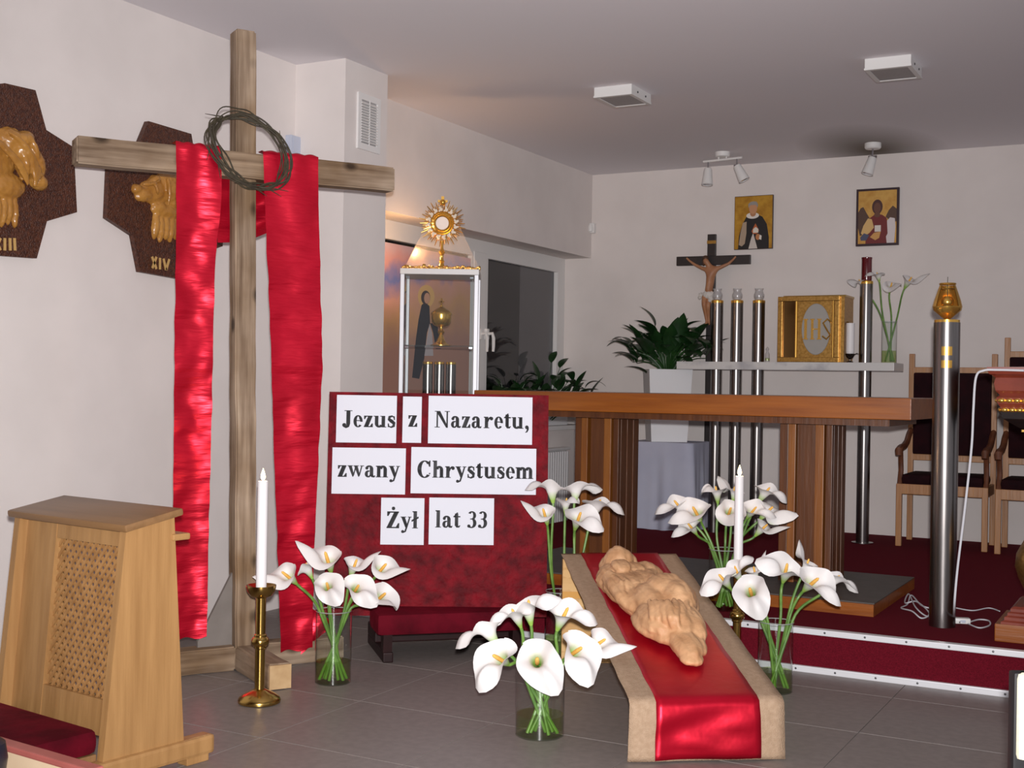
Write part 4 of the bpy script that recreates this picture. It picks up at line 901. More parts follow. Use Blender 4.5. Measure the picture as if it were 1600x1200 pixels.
def glyph(ch):
    g = Gl(); w = .5
    if ch == 'l': stem_(g, .07, 0, .68, flag=True); w = .29
    elif ch == 'ł': stem_(g, .08, 0, .68, flag=True); g.P((-.01, .26), (.3, .40), (.3, .47), (-.01, .33)); w = .31
    elif ch == 'h': stem_(g, .06, 0, .68, flag=True); arch(g, .10, .50); w = .57
    elif ch == 'n': stem_(g, .06, 0, .46, flag=True); arch(g, .10, .50); w = .57
    elif ch == 'm': stem_(g, .06, 0, .46, flag=True); arch(g, .10, .49); arch(g, .40, .78); w = .85
    elif ch == 'r': stem_(g, .06, 0, .46, flag=True); g.S([(.18, .26), (.24, .38), (.33, .43), (.40, .42)], [.05, .06, .07, .06]); g.dot(.37, .385, .07); w = .46
    elif ch == 'u': g.R(.06, .15, .20, .46); g.R(.005, .43, .20, .46); g.ring(.25, .16, .19, .17, .14, .07, 180, 330); stem_(g, .37, 0, .46, ft=False, fb=False); g.R(.31, .43, .51, .46); g.R(.37, 0, .57, SF); w = .58
    elif ch == 'e': g.ring(.23, .23, .20, .245, .125, .04, 20, 320); g.ring(.23, .23, .20, .245, .10, .04, -5, 25); g.R(.10, .24, .425, .275); w = .45
    elif ch == 'a': stem_(g, .26, .06, .33, fb=False); g.ring(.22, .32, .18, .15, .14, .05, 0, 140); g.dot(.11, .36, .06); g.ring(.18, .13, .15, .14, .12, .05, 60, 300); g.S([(.33, .1), (.38, .035), (.45, .02), (.49, .07)], [.14, .09, .06, .02]); g.S([(.30, .10), (.24, .04), (.18, .0)], [.05, .05, .02]); w = .50
    elif ch == 's': g.S([(.34, .33), (.31, .42), (.22, .455), (.11, .42), (.09, .33), (.2, .255), (.32, .17), (.31, .06), (.2, .01), (.09, .04), (.05, .15)], [.02, .04, .06, .10, .12, .14, .13, .10, .06, .04, .02]); g.P((.32, .3), (.35, .3), (.34, .46), (.31, .44)); g.P((.05, .16), (.08, .16), (.08, .02), (.05, 0)); w = .39
    elif ch == 'z': g.R(.03, .42, .40, .46); g.R(.03, 0, .42, .04); g.P((.22, .44), (.40, .44), (.21, .02), (.03, .02)); g.P((.03, .32), (.06, .32), (.12, .42), (.12, .46), (.03, .46)); g.P((.42, .15), (.39, .15), (.31, .04), (.31, 0), (.42, 0)); w = .44
    elif ch in 'ŻZ': g.R(.05, .61, .58, .66); g.R(.03, 0, .60, .05); g.P((.38, .64), (.58, .64), (.23, .02), (.03, .02)); g.P((.05, .48), (.09, .48), (.18, .61), (.18, .66), (.05, .66)); g.P((.61, .20), (.57, .20), (.47, .05), (.47, 0), (.60, 0)); w = .65; g.dot(.33, .78, .07)
    elif ch == 'y': g.P((.03, .45), (.18, .45), (.33, .10), (.26, -.02)); g.S([(.43, .45), (.30, .08), (.22, -.12), (.12, -.16)], [.045, .05, .06, .05]); g.dot(.10, -.13, .06); g.R(0, .43, .25, .46); g.R(.34, .43, .50, .46); w = .50
    elif ch == 'w':
        for k in (0, .27): g.P((.03+k, .45), (.17+k, .45), (.29+k, .08), (.24+k, 0)); g.P((.24+k, 0), (.29+k, .08), (.40+k, .45), (.36+k, .45))
        g.R(0, .43, .23, .46); g.R(.28, .43, .50, .46); g.R(.58, .43, .74, .46); w = .74
    elif ch == 't': g.R(.09, .08, .23, .56); g.R(.02, .41, .33, .46); g.P((.02, .43), (.09, .43), (.23, .60), (.18, .60)); g.S([(.16, .12), (.20, .04), (.27, .03), (.33, .09)], [.14, .10, .06, .02]); w = .35
    elif ch == 'C': g.ring(.36, .33, .33, .35, .17, .045, 42, 318); g.P((.62, .43), (.58, .43), (.52, .58), (.60, .68), (.62, .68)); g.S([(.58, .14), (.62, .18)], [.05, .03]); w = .70
    elif ch == 'J': g.R(.20, .12, .36, .66); g.R(.11, .63, .45, .66); g.S([(.28, .14), (.26, .03), (.18, -.02), (.09, .02)], [.16, .12, .07, .06]); g.dot(.10, .07, .08); w = .47
    elif ch == 'N': g.R(.09, 0, .14, .66); g.R(.57, 0, .62, .66); g.P((.06, .66), (.24, .66), (.62, .04), (.62, -.01), (.56, -.01)); g.R(.0, 0, .23, SF); g.R(0, .63, .2, .66); g.R(.48, .63, .71, .66); w = .73
    elif ch == '3': g.ring(.23, .49, .19, .17, .12, .045, -60, 150); g.ring(.21, .19, .23, .20, .14, .045, -140, 80); g.R(.16, .33, .28, .37); g.dot(.09, .07, .065); w = .48
    elif ch == ',': g.dot(.13, .06, .075); g.S([(.17, .06), (.18, -.03), (.13, -.12), (.07, -.15)], [.09, .07, .05, .02]); w = .27
    elif ch == ' ': w = .25
    return g, w
def word(txt, gaps=None):
    out = MB(); x = 0
    for i, ch in enumerate(txt):
        g, w = glyph(ch)
        for bo_ in (0, .026): out.add([(v[0]+x+bo_, v[1]-bo_*.002, v[2]) for v in g.v], g.f)
        x += w+.032+((gaps or {}).get(i, 0))
    xs = [v[0] for v in out.v]; return out, min(xs), max(xs)
papers = [('Jezus', (527, 618, 619, 692), (535, 618), 667, None), ('z', (630, 620, 658, 692), (638, 652), 667, None), ('Nazaretu,', (670, 620, 831, 694), (679, 826), 668, {3: .08}),
          ('zwany', (520, 700, 633, 772), (528, 625), 745, None), ('Chrystusem', (643, 700, 837, 772), (652, 833), 746, None), ('Żył', (596, 778, 662, 851), (604, 654), 825, None), ('lat 33', (671, 778, 771, 851), (680, 761), 824, None)]
for txt, (a, b, c, d), (lx0, lx1), base, gp in papers:
    x0, z1 = bloc(a, b); x1, z0 = bloc(c, d); xz1 = bloc(c, b)[1]; xz0 = bloc(a, d)[1]
    z1 = (z1+xz1)/2; z0 = (z0+xz0)/2
    t = thing('paper_sheet', 'white paper sheet printed with "%s" on the velvet board' % txt, 'paper', (0, 0, 0), 0, 'printed sheets on the velvet board')
    t.matrix_world = BT@Matrix.Translation((x0, -.011, z0))
    W_, H2 = x1-x0, z1-z0
    MB().box(0, W_, -.001, .004, 0, H2).build('sheet', 'paper', t)
    o_, mn, mx = word(txt, gp)
    spl = None
    if ' ' in txt: spl = word(txt.split()[0])[2]+.1
    p0, zb_ = bloc(lx0, base); p1, _ = bloc(lx1, base); sx_ = (p1-p0)/(mx-mn)
    capz = .0775/.66
    o_.v = [((v[0]-mn)*sx_+p0-x0, -.0016, v[2]*capz+zb_-z0) for v in o_.v]
    if spl is None: o_.build('lettering', 'ink', t)
    else:
        lim = (spl-mn)*sx_+p0-x0
        for lo_ in (0, 1):
            part = MB(); 
            for f in o_.f:
                if (max(o_.v[i][0] for i in f) > lim) == bool(lo_): part.add([o_.v[i] for i in f], [tuple(range(len(f)))])
            part.build('lettering', 'ink', t)
# bench the board stands on
lg = Zp(597, 1034); be = Zp(760, 1010)
bt = thing('velvet_kneeler', 'low dark red velvet kneeler bench holding up the lettered velvet board', 'bench', (lg.x, lg.y, 0), BTH+radians(13))
bwid = .66
zse = zat(lg, 590, 965)
MB().bbox(-.03, bwid, -.04, .20, .122, .218, .02).build('seat_pad', 'velvet_dark', bt, True)
MB().bbox(.01, bwid-.05, .03, .17, .108, .124, .004).build('seat_rail', 'bench_wood', bt)
for xx in (0, bwid-.06):
    MB().bbox(xx, xx+.045, -.03, .42, .0, .045, .005).build('runner', 'bench_wood', bt)
    MB().prism([(-.02, .04), (.03, .04), (.05, .125), (-.03, .125)], 0, .04, Matrix.Translation((xx, 0, 0))@Matrix(((0, 1, 0, 0), (1, 0, 0, 0), (0, 0, 1, 0), (0, 0, 0, 1)))).build('leg', 'bench_wood', bt)
MB().bbox(0, bwid, .20, .42, .045, .105, .005).build('rear_ledge', 'bench_wood', bt)

# ================================================================== BIER
bf0 = Zp(984, 1190); br0 = Zp(876, 1035); bfr = Zp(1222, 1182)
bx = (bfr-bf0); bx.z = 0; bwid2 = .52; by = (br0-bf0); by.z = 0
byd = by.normalized(); bxd = Vector((byd.y, -byd.x, 0))
bi = thing('wooden_bier', 'sloping wooden board ramp on a strand board support set on the tile floor', 'ramp'); BI = frame(bf0, bxd, byd, Vector((0, 0, 1))); bi.matrix_world = BI
BLN = by.length; hF, hR = .205, .49
def bsurf(x, y, off=0.0): return BI@Vector((x, y, hF+(hR-hF)*y/BLN+off))
slp = math.atan2(hR-hF, BLN)
MB().prism([(.03, hF-.022), (BLN, hR-.022), (BLN, hR-.002), (.03, hF-.002)], .01, bwid2-.01, Matrix(((0, 1, 0, 0), (1, 0, 0, 0), (0, 0, 1, 0), (0, 0, 0, 1)))).build('sloped_board', 'osb', bi)
MB().box(0.0, bwid2-.005, BLN-.02, BLN, 0, hR-.02).build('rear_panel', 'osb', bi)
MB().box(0.0, .42, BLN-.024, BLN-.019, hR*.60, hR*.66).build('label_strip', mat('printed strip', (206, 150, 70), rough=.6), bi)
MB().box(0.015, bwid2-.015, .035, .055, 0, hF-.022).build('front_panel', 'osb', bi)
def runner(x0, x1, off, wav, name, m, label, frontdrop):
    mb = MB(); nu, nv = 16, 90
    Lt = BLN*1.0/cos(slp); tot = Lt+frontdrop
    def fn(u, v):
        s = v*tot; x = x0+(x1-x0)*u
        if s < frontdrop:
            z = hF-frontdrop+s; y = -off-.008
            k = (1-s/frontdrop)
            y -= wav*(.5+noise.noise(Vector((x*6, z*14, 3))))*.9*min(1, (frontdrop-s)*12)
            x += (u-.5)*.012*k; z = max(z, .004)
        else:
            y = (s-frontdrop)*cos(slp); z = hF+(hR-hF)*y/BLN+off
            e = .004*noise.noise(Vector((u*3, y*9, 7)))*abs(2*u-1)
            x += e
        c_ = .02; 
        return Vector((x, y, z))
    mb.grid(fn, nu, nv)
    o = mb.build(name, m, None, 'all'); o.matrix_world = BI
    sd = o.modifiers.new('thick', 'SOLIDIFY'); sd.thickness = .0025; sd.offset = 0
    tag(o, label, 'cloth'); return o
runner(-.006, bwid2+.006, .002, .012, 'linen_cloth', 'linen', 'beige linen cloth laid down the sloping bier to the floor', hF-.003)
q = BI.inverted()@plane(BI@Vector((0, -.012, 0)), byd)(1024, 1150); q2 = BI.inverted()@plane(BI@Vector((0, -.012, 0)), byd)(1185, 1150)
runner(q.x, q2.x, .0065, .03, 'satin_runner', 'satin_flat', 'crimson satin runner over the linen, falling in shiny folds at the front', hF-.012)
# carved figure
NB = Vector((0, -sin(slp), cos(slp))); NBw = (BI.to_3x3()@NB).normalized()
P0 = bsurf(.25, BLN*.5, .012)
bp_ = plane(P0, NBw)
fig = thing('carved_figure', 'pale carved wooden figure lying on the crimson satin runner', 'statue'); fb_ = bp_(1010, 960); fig.location = fb_
xw = bxd; yw = (BI.to_3x3()@Vector((0, cos(slp), sin(slp)))).normalized(); FT = frame(fb_, xw, yw, NBw)
fig.matrix_world = FT
FI = FT.inverted()
def fp(px, py, h):  # point h above runner seen at this pixel
    return FI@plane(P0+NBw*h, NBw)(px, py)
fm = MB()
def blob(px, py, h, r, ang=0): fm.ball(fp(px, py, h), r, 16, Matrix.Rotation(radians(ang), 3, 'Z'))
# head with hair, face turned to the viewer
blob(966, 880, .085, (.066, .075, .072)); blob(957, 886, .06, (.055, .08, .06)); blob(979, 884, .06, (.05, .07, .055))
blob(970, 884, .118, (.044, .06, .022)); blob(971, 893, .095, (.036, .05, .03))
# shoulders, chest and arm
blob(962, 906, .05, (.085, .11, .06)); blob(988, 903, .055, (.10, .10, .06), 10); blob(1010, 900, .05, (.075, .10, .055))
blob(985, 922, .055, (.10, .15, .06), 20); blob(1005, 918, .055, (.085, .14, .06), 15); blob(998, 942, .05, (.075, .14, .052), 12); blob(996, 955, .03, (.04, .08, .03), 10)
# draped hips, raised knees and shins
blob(1042, 930, .085, (.095, .12, .085)); blob(1020, 943, .065, (.085, .15, .07)); blob(1058, 940, .085, (.075, .13, .085)); blob(1066, 940, .06, (.06, .14, .065))
blob(1030, 968, .055, (.09, .16, .06)); blob(1018, 974, .035, (.075, .14, .038)); blob(1056, 968, .062, (.08, .18, .065)); blob(1077, 972, .055, (.05, .18, .058))
blob(1046, 986, .036, (.08, .12, .038)); blob(1068, 1000, .04, (.06, .16, .042)); blob(1083, 998, .034, (.038, .14, .036)); blob(1074, 1018, .028, (.042, .09, .030)); blob(1080, 1030, .02, (.042, .05, .02))
for k in range(7):   # folds of the robe over the knees
    px = 1020+k*9.5; a_, b_ = fp(px-6, 938, .15-.008*abs(k-3)), fp(px+8, 1002-abs(k-5)*4, .05); mid = fp(px-1, 966, .122-.008*abs(k-3.5))
    fm.tube([a_, (a_+mid)/2+Vector((.004, 0, .006)), mid, (b_+mid)/2+Vector((-.004, 0, .004)), b_], [.008, .012, .012, .011, .006], 8)
for k in range(6):   # folds across the chest
    a_, b_ = fp(955+k*10, 897, .105-.004*k), fp(978+k*8, 940-k*2, .07); fm.tube([a_, (a_+b_)/2+Vector((.01, 0, .022)), b_], [.007, .011, .008], 8)
fm.tube([fp(952, 902, .085), fp(972, 934, .07), fp(990, 950, .055), fp(1003, 948, .06)], [.034, .030, .022, .016], 10)   # arm
fm.tube([fp(1016, 897, .085), fp(1022, 915, .10), fp(1030, 925, .12)], [.03, .028, .02], 10)
bo = remeshed(fm, 'body', 'limewood', fig, .0055, 2)
bn_ = [Vector(v.normal) for v in bo.data.vertices]
for v, vn in zip(bo.data.vertices, bn_):
    c = Vector(v.co); v.co = c+vn*(noise.noise(Vector((c.x*34+c.y*6, c.y*6, c.z*20)))*.006+noise.noise(Vector((c.x*80+c.y*10, c.y*14, c.z*40)))*.003)

# ================================================================== CANDLESTICKS
def candlestick(p, label, clabel, hs=.456):
    t = thing('brass_candlestick', label, 'candlestick', p)
    MB().lathe([(0, 0), (.075, 0), (.082, .004), (.083, .012), (.078, .022), (.055, .038), (.03, .05), (.02, .055), (0, .055)], 32).build('foot', 'brass', t, True)
    MB().lathe([(0, .05), (.019, .05), (.019, hs*.46), (.024, hs*.47), (.024, hs*.485), (.032, hs*.50), (.035, hs*.525), (.032, hs*.55), (.024, hs*.565), (.024, hs*.58), (.019, hs*.59), (.02, hs-.045), (0, hs-.045)], 28).build('stem', 'brass', t, True)
    MB().lathe([(0, hs-.048), (.02, hs-.048), (.042, hs-.038), (.054, hs-.02), (.058, hs-.002), (.058, hs+.002), (.052, hs), (.03, hs-.012), (0, hs-.014)], 32).build('drip_pan', 'brass', t, True)
    c = thing('lit_candle', clabel, 'candle', (p.x, p.y, hs-.013))
    hc = .42
    MB().lathe([(0, 0), (.0205, 0), (.0195, hc-.004), (.018, hc), (.012, hc-.003), (0, hc-.006)], 24).build('wax_body', 'wax', c, True)
    MB().tube([(0, 0, hc-.01), (.001, 0, hc+.01)], .0012, 5).build('wick', 'dark', c)
    MB().lathe([(0, hc+.0), (.006, hc+.006), (.0095, hc+.014), (.0085, hc+.024), (.004, hc+.038), (0, hc+.05)], 12).build('flame', 'flame', c, True)
    l = bpy.data.lights.new('candle_light', 'POINT'); l.energy = .8; l.color = (1, .6, .28); l.shadow_soft_size = .012
    o = bpy.data.objects.new('candle_light', l); COL.objects.link(o); o.parent = c; o.location = (0, 0, hc+.05)
candlestick(Zp(405, 1098), 'turned brass candlestick on the floor in front of the timber cross', 'lit white candle in the brass candlestick in front of the timber cross')
candlestick(Vector((-1.765, 5.40, 0)), 'turned brass candlestick on the floor between the bier and the carpeted step', 'lit white candle in the brass candlestick beside the bier')

# ================================================================== VASES AND CALLAS
def calla_mesh(seed, open_=1.0):
    rnd = random.Random(seed); nphi, ns = 36, 16; ph0, ph1 = rnd.uniform(0, 6), rnd.uniform(0, 6)
    mb = MB()
    def fn(u, v):
        phi = -pi*1.06+2.12*pi*u; c = cos(phi/2)**2 if abs(phi) < pi else 0
        ln = .086+.044*c**2+.056*math.exp(-(phi/.34)**2)+.012*math.exp(-((abs(phi)-1.5)/.5)**2)
        aend = radians(70+34*c**1.5+27*sin(2*phi+ph0)+15*sin(3*phi+ph1))*open_
        r, z = .006, 0.0; n = 14
        for i in range(int(round(v*n))):
            s = (i+.5)/n; t = max(0, min(1, (s-.32)/.62)); t = t*t*(3-2*t)
            al = radians(17)+(aend-radians(17))*t
            r += ln/n*sin(al); z += ln/n*cos(al)
        ov = 1+.06*(u-.5)
        return Vector((r*cos(phi)*ov, r*sin(phi)*ov*.92, z))
    mb.grid(fn, nphi, 14)
    return mb
CALLA = []
def calla_proto():
    for k in range(5):
        mb = calla_mesh(k+3, (1.0, .92, 1.08, .85, 1.0)[k]); o = mb.build('spathe', 'spathe', None, 'all'); CALLA.append(o.data); bpy.data.objects.remove(o)
    mb = MB().tube([(0, 0, .008), (.002, 0, .03), (.004, 0, .06), (.006, 0, .082), (.007, 0, .088)], [.0045, .006, .0062, .005, .002], 8); o = mb.build('spadix', 'spadix', None, 'all'); CALLA.append(o.data); bpy.data.objects.remove(o)
calla_proto()
def vase(base, rad, h, label, glab, group, flowers, notes, water=.30, seed=1):
    t = thing('glass_vase', label, 'vase', base)
    MB().lathe([(0, .0), (rad-.004, 0), (rad, .004), (rad, h)], 40).build('glass', 'vase', t, True)
    MB().tube([(rad*cos(k*pi/20), rad*sin(k*pi/20), h) for k in range(40)], .0022, 6, True).build('rim', 'rimglass', t, True)
    wt = MB().lathe([(rad-.003, .006), (rad-.003, h*water), (0, h*water-.001)], 36).build('water', 'water', t, True)
    rnd = random.Random(seed); rim = base+Vector((0, 0, h))
    bd_ = depth(base)
    for i, (px, py, tipdeg, face, sc, dd) in enumerate(flowers):
        hd = Dp(px, py, bd_+dd)
        out = (hd-rim); out.z = abs(out.z)*.5+.05; out.normalize()
        axis = (out*.55+UPV*.35-FWD*face).normalized()
        td = RGT*cos(radians(tipdeg))+UPV*sin(radians(tipdeg))-FWD*.15
        x = (td-axis*td.dot(axis)).normalized(); y = axis.cross(x)
        sc *= 1.1
        hb = hd-axis*.06*sc       # spathe base
        a0 = rnd.uniform(0, 2*pi); rr = rad*.62*sqrt(rnd.random())
        # stem foot opposite to the lean of the flower
        lat = (hd-base); lat.z = 0
        ft = Vector((cos(a0)*rr*.7, sin(a0)*rr*.7, .014))-(lat.normalized()*rad*.45 if lat.length > .01 else Vector())
        if Vector((ft.x, ft.y)).length > rad-.018: s_ = (rad-.018)/Vector((ft.x, ft.y)).length; ft.x *= s_; ft.y *= s_
        fo_ = thing('calla_lily', 'white calla lily '+notes[i]+', '+glab, 'flower', base+ft, 0, group)
        end = hb-(base+ft)
        rp = Vector((rim.x, rim.y, rim.z-.0))+(Vector((lat.x, lat.y, 0)).normalized()*min(rad-.014, lat.length*.55) if lat.length > .01 else Vector())-(base+ft)
        rp += Vector((rnd.uniform(-.01, .01), rnd.uniform(-.01, .01), 0))
        pts = []
        for k in range(5): pts.append(Vector((0, 0, 0)).lerp(rp, k/5))
        p1 = rp; p2 = rp+(rp.normalized())*(end-rp).length*.45; p3 = end-axis*min(.06, (end-rp).length*.4); p4 = end
        for k in range(9):
            s = k/8; pts.append((1-s)**3*p1+3*(1-s)**2*s*p2+3*(1-s)*s*s*p3+s**3*p4)
        MB().tube(pts, [.0065]*5+[.006]*9, 8).build('stem', 'stem', fo_, True)
        T = frame(end, x, y, axis)@Matrix.Diagonal((sc, sc, sc, 1))
        so = bpy.data.objects.new('spathe', CALLA[rnd.randrange(5)]); COL.objects.link(so); so.parent = fo_; so.matrix_local = T
        sd = bpy.data.objects.new('spadix', CALLA[5]); COL.objects.link(sd); sd.parent = fo_; sd.matrix_local = T
GC = 'white calla lilies in glass vases'
vase(Zp(520, 1066), .075, .30, 'tall cylindrical glass vase on the floor beside the foot of the timber cross', 'in the vase by the cross', GC+' by the cross',
     [(449, 898, 215, .55, 1.0, -.02), (513, 872, 190, .5, 1.12, .0), (511, 914, 300, .6, .95, -.10), (557, 917, 310, .7, .95, -.08), (597, 886, 310, .5, 1.0, 0), (597, 930, 255, .5, 1.05, -.04), (553, 882, 20, .4, .9, .06), (480, 888, 60, .2, .75, .05)], ['reaching out to the candlestick', 'topmost and widest open', 'low and facing outward', 'low with tip over the rim', 'high against the velvet board', 'lowest, drooping against the velvet board', 'half hidden behind the topmost bloom', 'small and half closed behind the candle'], seed=1)
vase(Zp(843, 1148), .088, .255, 'wide glass vase on the tiles in front of the velvet board', 'in the wide vase', GC+' before the bier',
     [(762, 986, 225, -.1, 1.0, .02), (779, 1026, 250, .65, 1.15, -.04), (838, 1030, 300, .8, 1.2, -.10), (902, 1014, 270, .7, 1.15, -.06), (936, 1003, 330, .5, .95, .02), (825, 950, 90, .35, 1.0, .08), (806, 960, 200, .4, .85, .06), (880, 960, 20, .45, 1.05, .06)], ['seen from its side, bending away from the bier', 'low and wide, next to the side-turned bloom', 'lowest, facing straight out', 'low, next to the strand board', 'touching the linen edge of the bier', 'tallest of the bunch', 'small, beside the tallest bloom', 'high, leaning to the strand board'], seed=2)
vase(Vector((-2.556, 5.213, 0)), .070, .30, 'glass vase on the floor between the velvet board and the head of the bier', 'in the vase behind the bier', GC+' behind the bier',
     [(862, 764, 185, -.25, 1.0, -.07), (900, 766, 355, -.2, .95, .02), (852, 802, 190, .2, .95, -.12), (903, 808, 310, .4, 1.15, -.08), (932, 790, 320, .0, 1.1, .0), (884, 786, 80, .0, .8, .03)], ['topmost, over the velvet board edge', 'seen from below beside the topmost bloom', 'stretching in front of the printed board', 'low and open in the middle', 'stretching towards the altar pedestal', 'small and closed in the centre'], seed=3)
vase(Zp(1130, 952, PZ), .072, .29, 'glass vase near the edge of the carpeted platform behind the bier candle', 'in the vase on the platform edge', GC+' on the platform edge',
     [(1060, 788, 150, .2, .95, .0), (1088, 798, 200, .45, 1.15, -.06), (1120, 768, 100, .2, .9, .05), (1140, 797, 280, .7, 1.0, -.08), (1148, 768, 120, .2, .8, .06), (1176, 797, 350, .5, .9, -.04), (1196, 768, 345, .3, .95, .04), (1200, 797, 320, .4, 1.0, 0), (1192, 824, 300, .2, .9, -.02), (1080, 822, 200, .2, .85, -.05)], ['stretching furthest towards the grey cloth', 'large, before the grey cloth', 'small, against the first steel column', 'facing out in the middle', 'small, behind the candle flame', 'just beside the candle', 'highest, next to the altar pedestal', 'open, next to the altar pedestal', 'lowest, hanging by the altar pedestal', 'lowest, hanging by the grey cloth'], seed=4)
vase(Zp(1211, 1080), .072, .29, 'glass vase on the floor between the bier and the white step edging', 'in the vase before the step', GC+' beside the step',
     [(1172, 922, 290, .8, 1.15, -.08), (1130, 903, 235, .3, .95, -.03), (1150, 893, 100, .3, .8, .03), (1178, 893, 30, .2, .7, .05), (1230, 890, 170, .55, 1.1, -.02), (1270, 908, 300, .65, 1.15, -.05), (1304, 905, 340, .1, .85, .02), (1262, 882, 80, .2, .8, .05)], ['lowest, wide open before the candlestick', 'turned towards the bier', 'small, just under the candle', 'tiny, beside the candle foot', 'wide open, nearest the plinth front', 'broad, with its tip hanging down', 'seen edge-on, stretching over the plinth', 'half hidden behind the broad bloom'], seed=5)
q = Yp(1389, 560, 8.92)
vase(Vector((q.x, 8.92, SZ1)), .052, .29, 'slim glass vase on the end of the marble shelf', 'in the marble shelf vase', GC+' on the shelf',
     [(1372, 430, 130, .1, .75, .0), (1392, 446, 280, .5, .9, -.04), (1420, 438, 330, .4, 1.0, 0), (1345, 440, 180, .0, .7, .03)], ['bent beside the red lamp', 'low and open', 'stretching towards the thick pillar', 'tucked behind the red lamp'], seed=6)

# ================================================================== PRIE-DIEU
pfr = Zp(196, 822, .80); PA = radians(-8); pu = Vector((cos(PA), sin(PA), 0)); pv = Vector((-sin(PA), cos(PA), 0))
pfl = Zp(10, 798, .80); pwd = (pfr-pfl).dot(pu)
pk = thing('prie_dieu', 'light oak kneeling desk with a lattice panel standing before the left wall', 'kneeler'); org = pfr-Vector((0, 0, .80)); PT = frame(org, pu, pv, Vector((0, 0, 1))); pk.matrix_world = PT
def pl_(px, py, z): return PT.inverted()@Zp(px, py, z)
D_ = .21; zf = .80; sl_ = tan(radians(10)); S3 = Matrix(((0, 1, 0, 0), (1, 0, 0, 0), (0, 0, 1, 0), (0, 0, 0, 1)))
MB().bbox(-pwd-.0, .0, .0, D_+.015, -.0125, .0125, .009, Matrix.Translation((0, 0, zf-.010))@Matrix.Rotation(radians(10), 4, 'X')).build('desk_top', 'oak_x', pk, True)
zz = lambda y: zf-.016+sl_*y
side = [(.018, zz(.018)-.002), (-.055, .06), (.255, .06), (D_-.01, zz(D_-.01)-.002)]
for x0 in (-.05, -pwd+.02): MB().prism(side, x0, x0+.03, S3).build('side_panel', 'oak', pk)
# front frame with lattice, set back between the sides
xa, xb = -pwd+.05, -.05; yp = .05
def py_(z): return .05-.06*(.78-z)/.72
def slab(xa_, xb_, za__, zb__, th=.02, off=0): 
    MB().add([Vector((x, py_(z)+o+off, z)) for o in (0, th) for z in (za__, zb__) for x in (xa_, xb_)], [(0, 1, 3, 2), (5, 4, 6, 7), (0, 4, 5, 1), (2, 3, 7, 6), (0, 2, 6, 4), (1, 5, 7, 3)]).build('front_rail' if zb__-za__ < .2 else 'front_panel', 'oak', pk)
lx0 = xb-.40
slab(xa, lx0-.005, .14, .785); slab(lx0-.005, lx0+.03, .14, .785, .03, -.006); slab(lx0+.03, xb, .725, .785, .03, -.004); slab(lx0+.03, xb, .14, .25, .03, -.004); slab(xb-.012, xb, .25, .73, .03, -.004)
lat = bpy.data.objects.new('lattice', None); COL.objects.link(lat); lat.parent = pk
X0, X1, Z0, Z1 = lx0+.03, xb-.012, .25, .725
pitch_ = .030
for sgn, off in ((1, .010), (-1, .015)):
    k = -40
    while k < 60:
        c0 = k*pitch_*1.25; k += 1      # line: z - Z0 = sgn*1.25*(x - X0) + c0
        pts = []
        for x in (X0, X1):
            z = Z0+sgn*1.25*(x-X0)+c0
            if Z0 <= z <= Z1: pts.append((x, z))
        for z in (Z0, Z1):
            x = X0+sgn*(z-Z0-c0)/1.25
            if X0 < x < X1: pts.append((x, z))
        if len(pts) < 2: continue
        a, b = Vector((pts[0][0], py_(pts[0][1])+off, pts[0][1])), Vector((pts[1][0], py_(pts[1][1])+off, pts[1][1]))
        ex_ = (b-a).normalized()*.011; a, b = a-ex_, b+ex_
        if (b-a).length < .015: continue
        d = (b-a).normalized(); n_ = Vector((-d.z, 0, d.x)).normalized()*.0045; nn = Vector((0, .0030, 0))
        MB().add([a+n_-nn, a-n_-nn, b-n_-nn, b+n_-nn, a+n_+nn, a-n_+nn, b-n_+nn, b+n_+nn], [(0, 1, 2, 3), (7, 6, 5, 4), (0, 4, 5, 1), (1, 5, 6, 2), (2, 6, 7, 3), (3, 7, 4, 0)]).build('lattice_slat', 'oak_dark', lat)
MB().box(X0-.005, X1+.005, .085, .088, Z0-.02, Z1+.02).build('backing', mat('dull grey backing cloth', (112, 92, 92), (88, 70, 72), .9, scale=40), pk)  # mottled dull grey backing behind the slats
MB().box(xa, xb, .18, .20, .60, .64).build('book_shelf', 'oak', pk)
MB().bbox(-pwd+.05, -.012, D_-.02, D_+.05, .735, .757, .006).build('book_ledge', 'oak', pk)
for x0 in (-.065, -pwd+.005):
    MB().bbox(x0, x0+.06, -.55, .37, .022, .085, .012).build('foot_beam', 'oak', pk); 
    for yy in (-.5, .26): MB().bbox(x0+.005, x0+.055, yy, yy+.09, 0, .03, .004).build('foot_block', 'oak', pk)
MB().bbox(-pwd+.03, -.04, -.42, -.06, .085, .107, .004).build('kneeling_board', 'oak_x', pk)
cu = thing('kneeler_cushion', 'dark crimson velvet cushion on the kneeling board of the oak prie-dieu', 'cushion'); cu.matrix_world = PT@Matrix.Translation((-.035-pwd/2, -.205, .105))
MB().bbox(-pwd/2+.0, pwd/2+.0, -.15, .15, 0, .08, .03).build('cushion_pad', 'velvet_dark', cu, True)
MB().tube([(-pwd/2+.015, -.149, .038), (pwd/2-.015, -.149, .038)], .004, 6).build('seam', 'velvet_dark', cu, True)
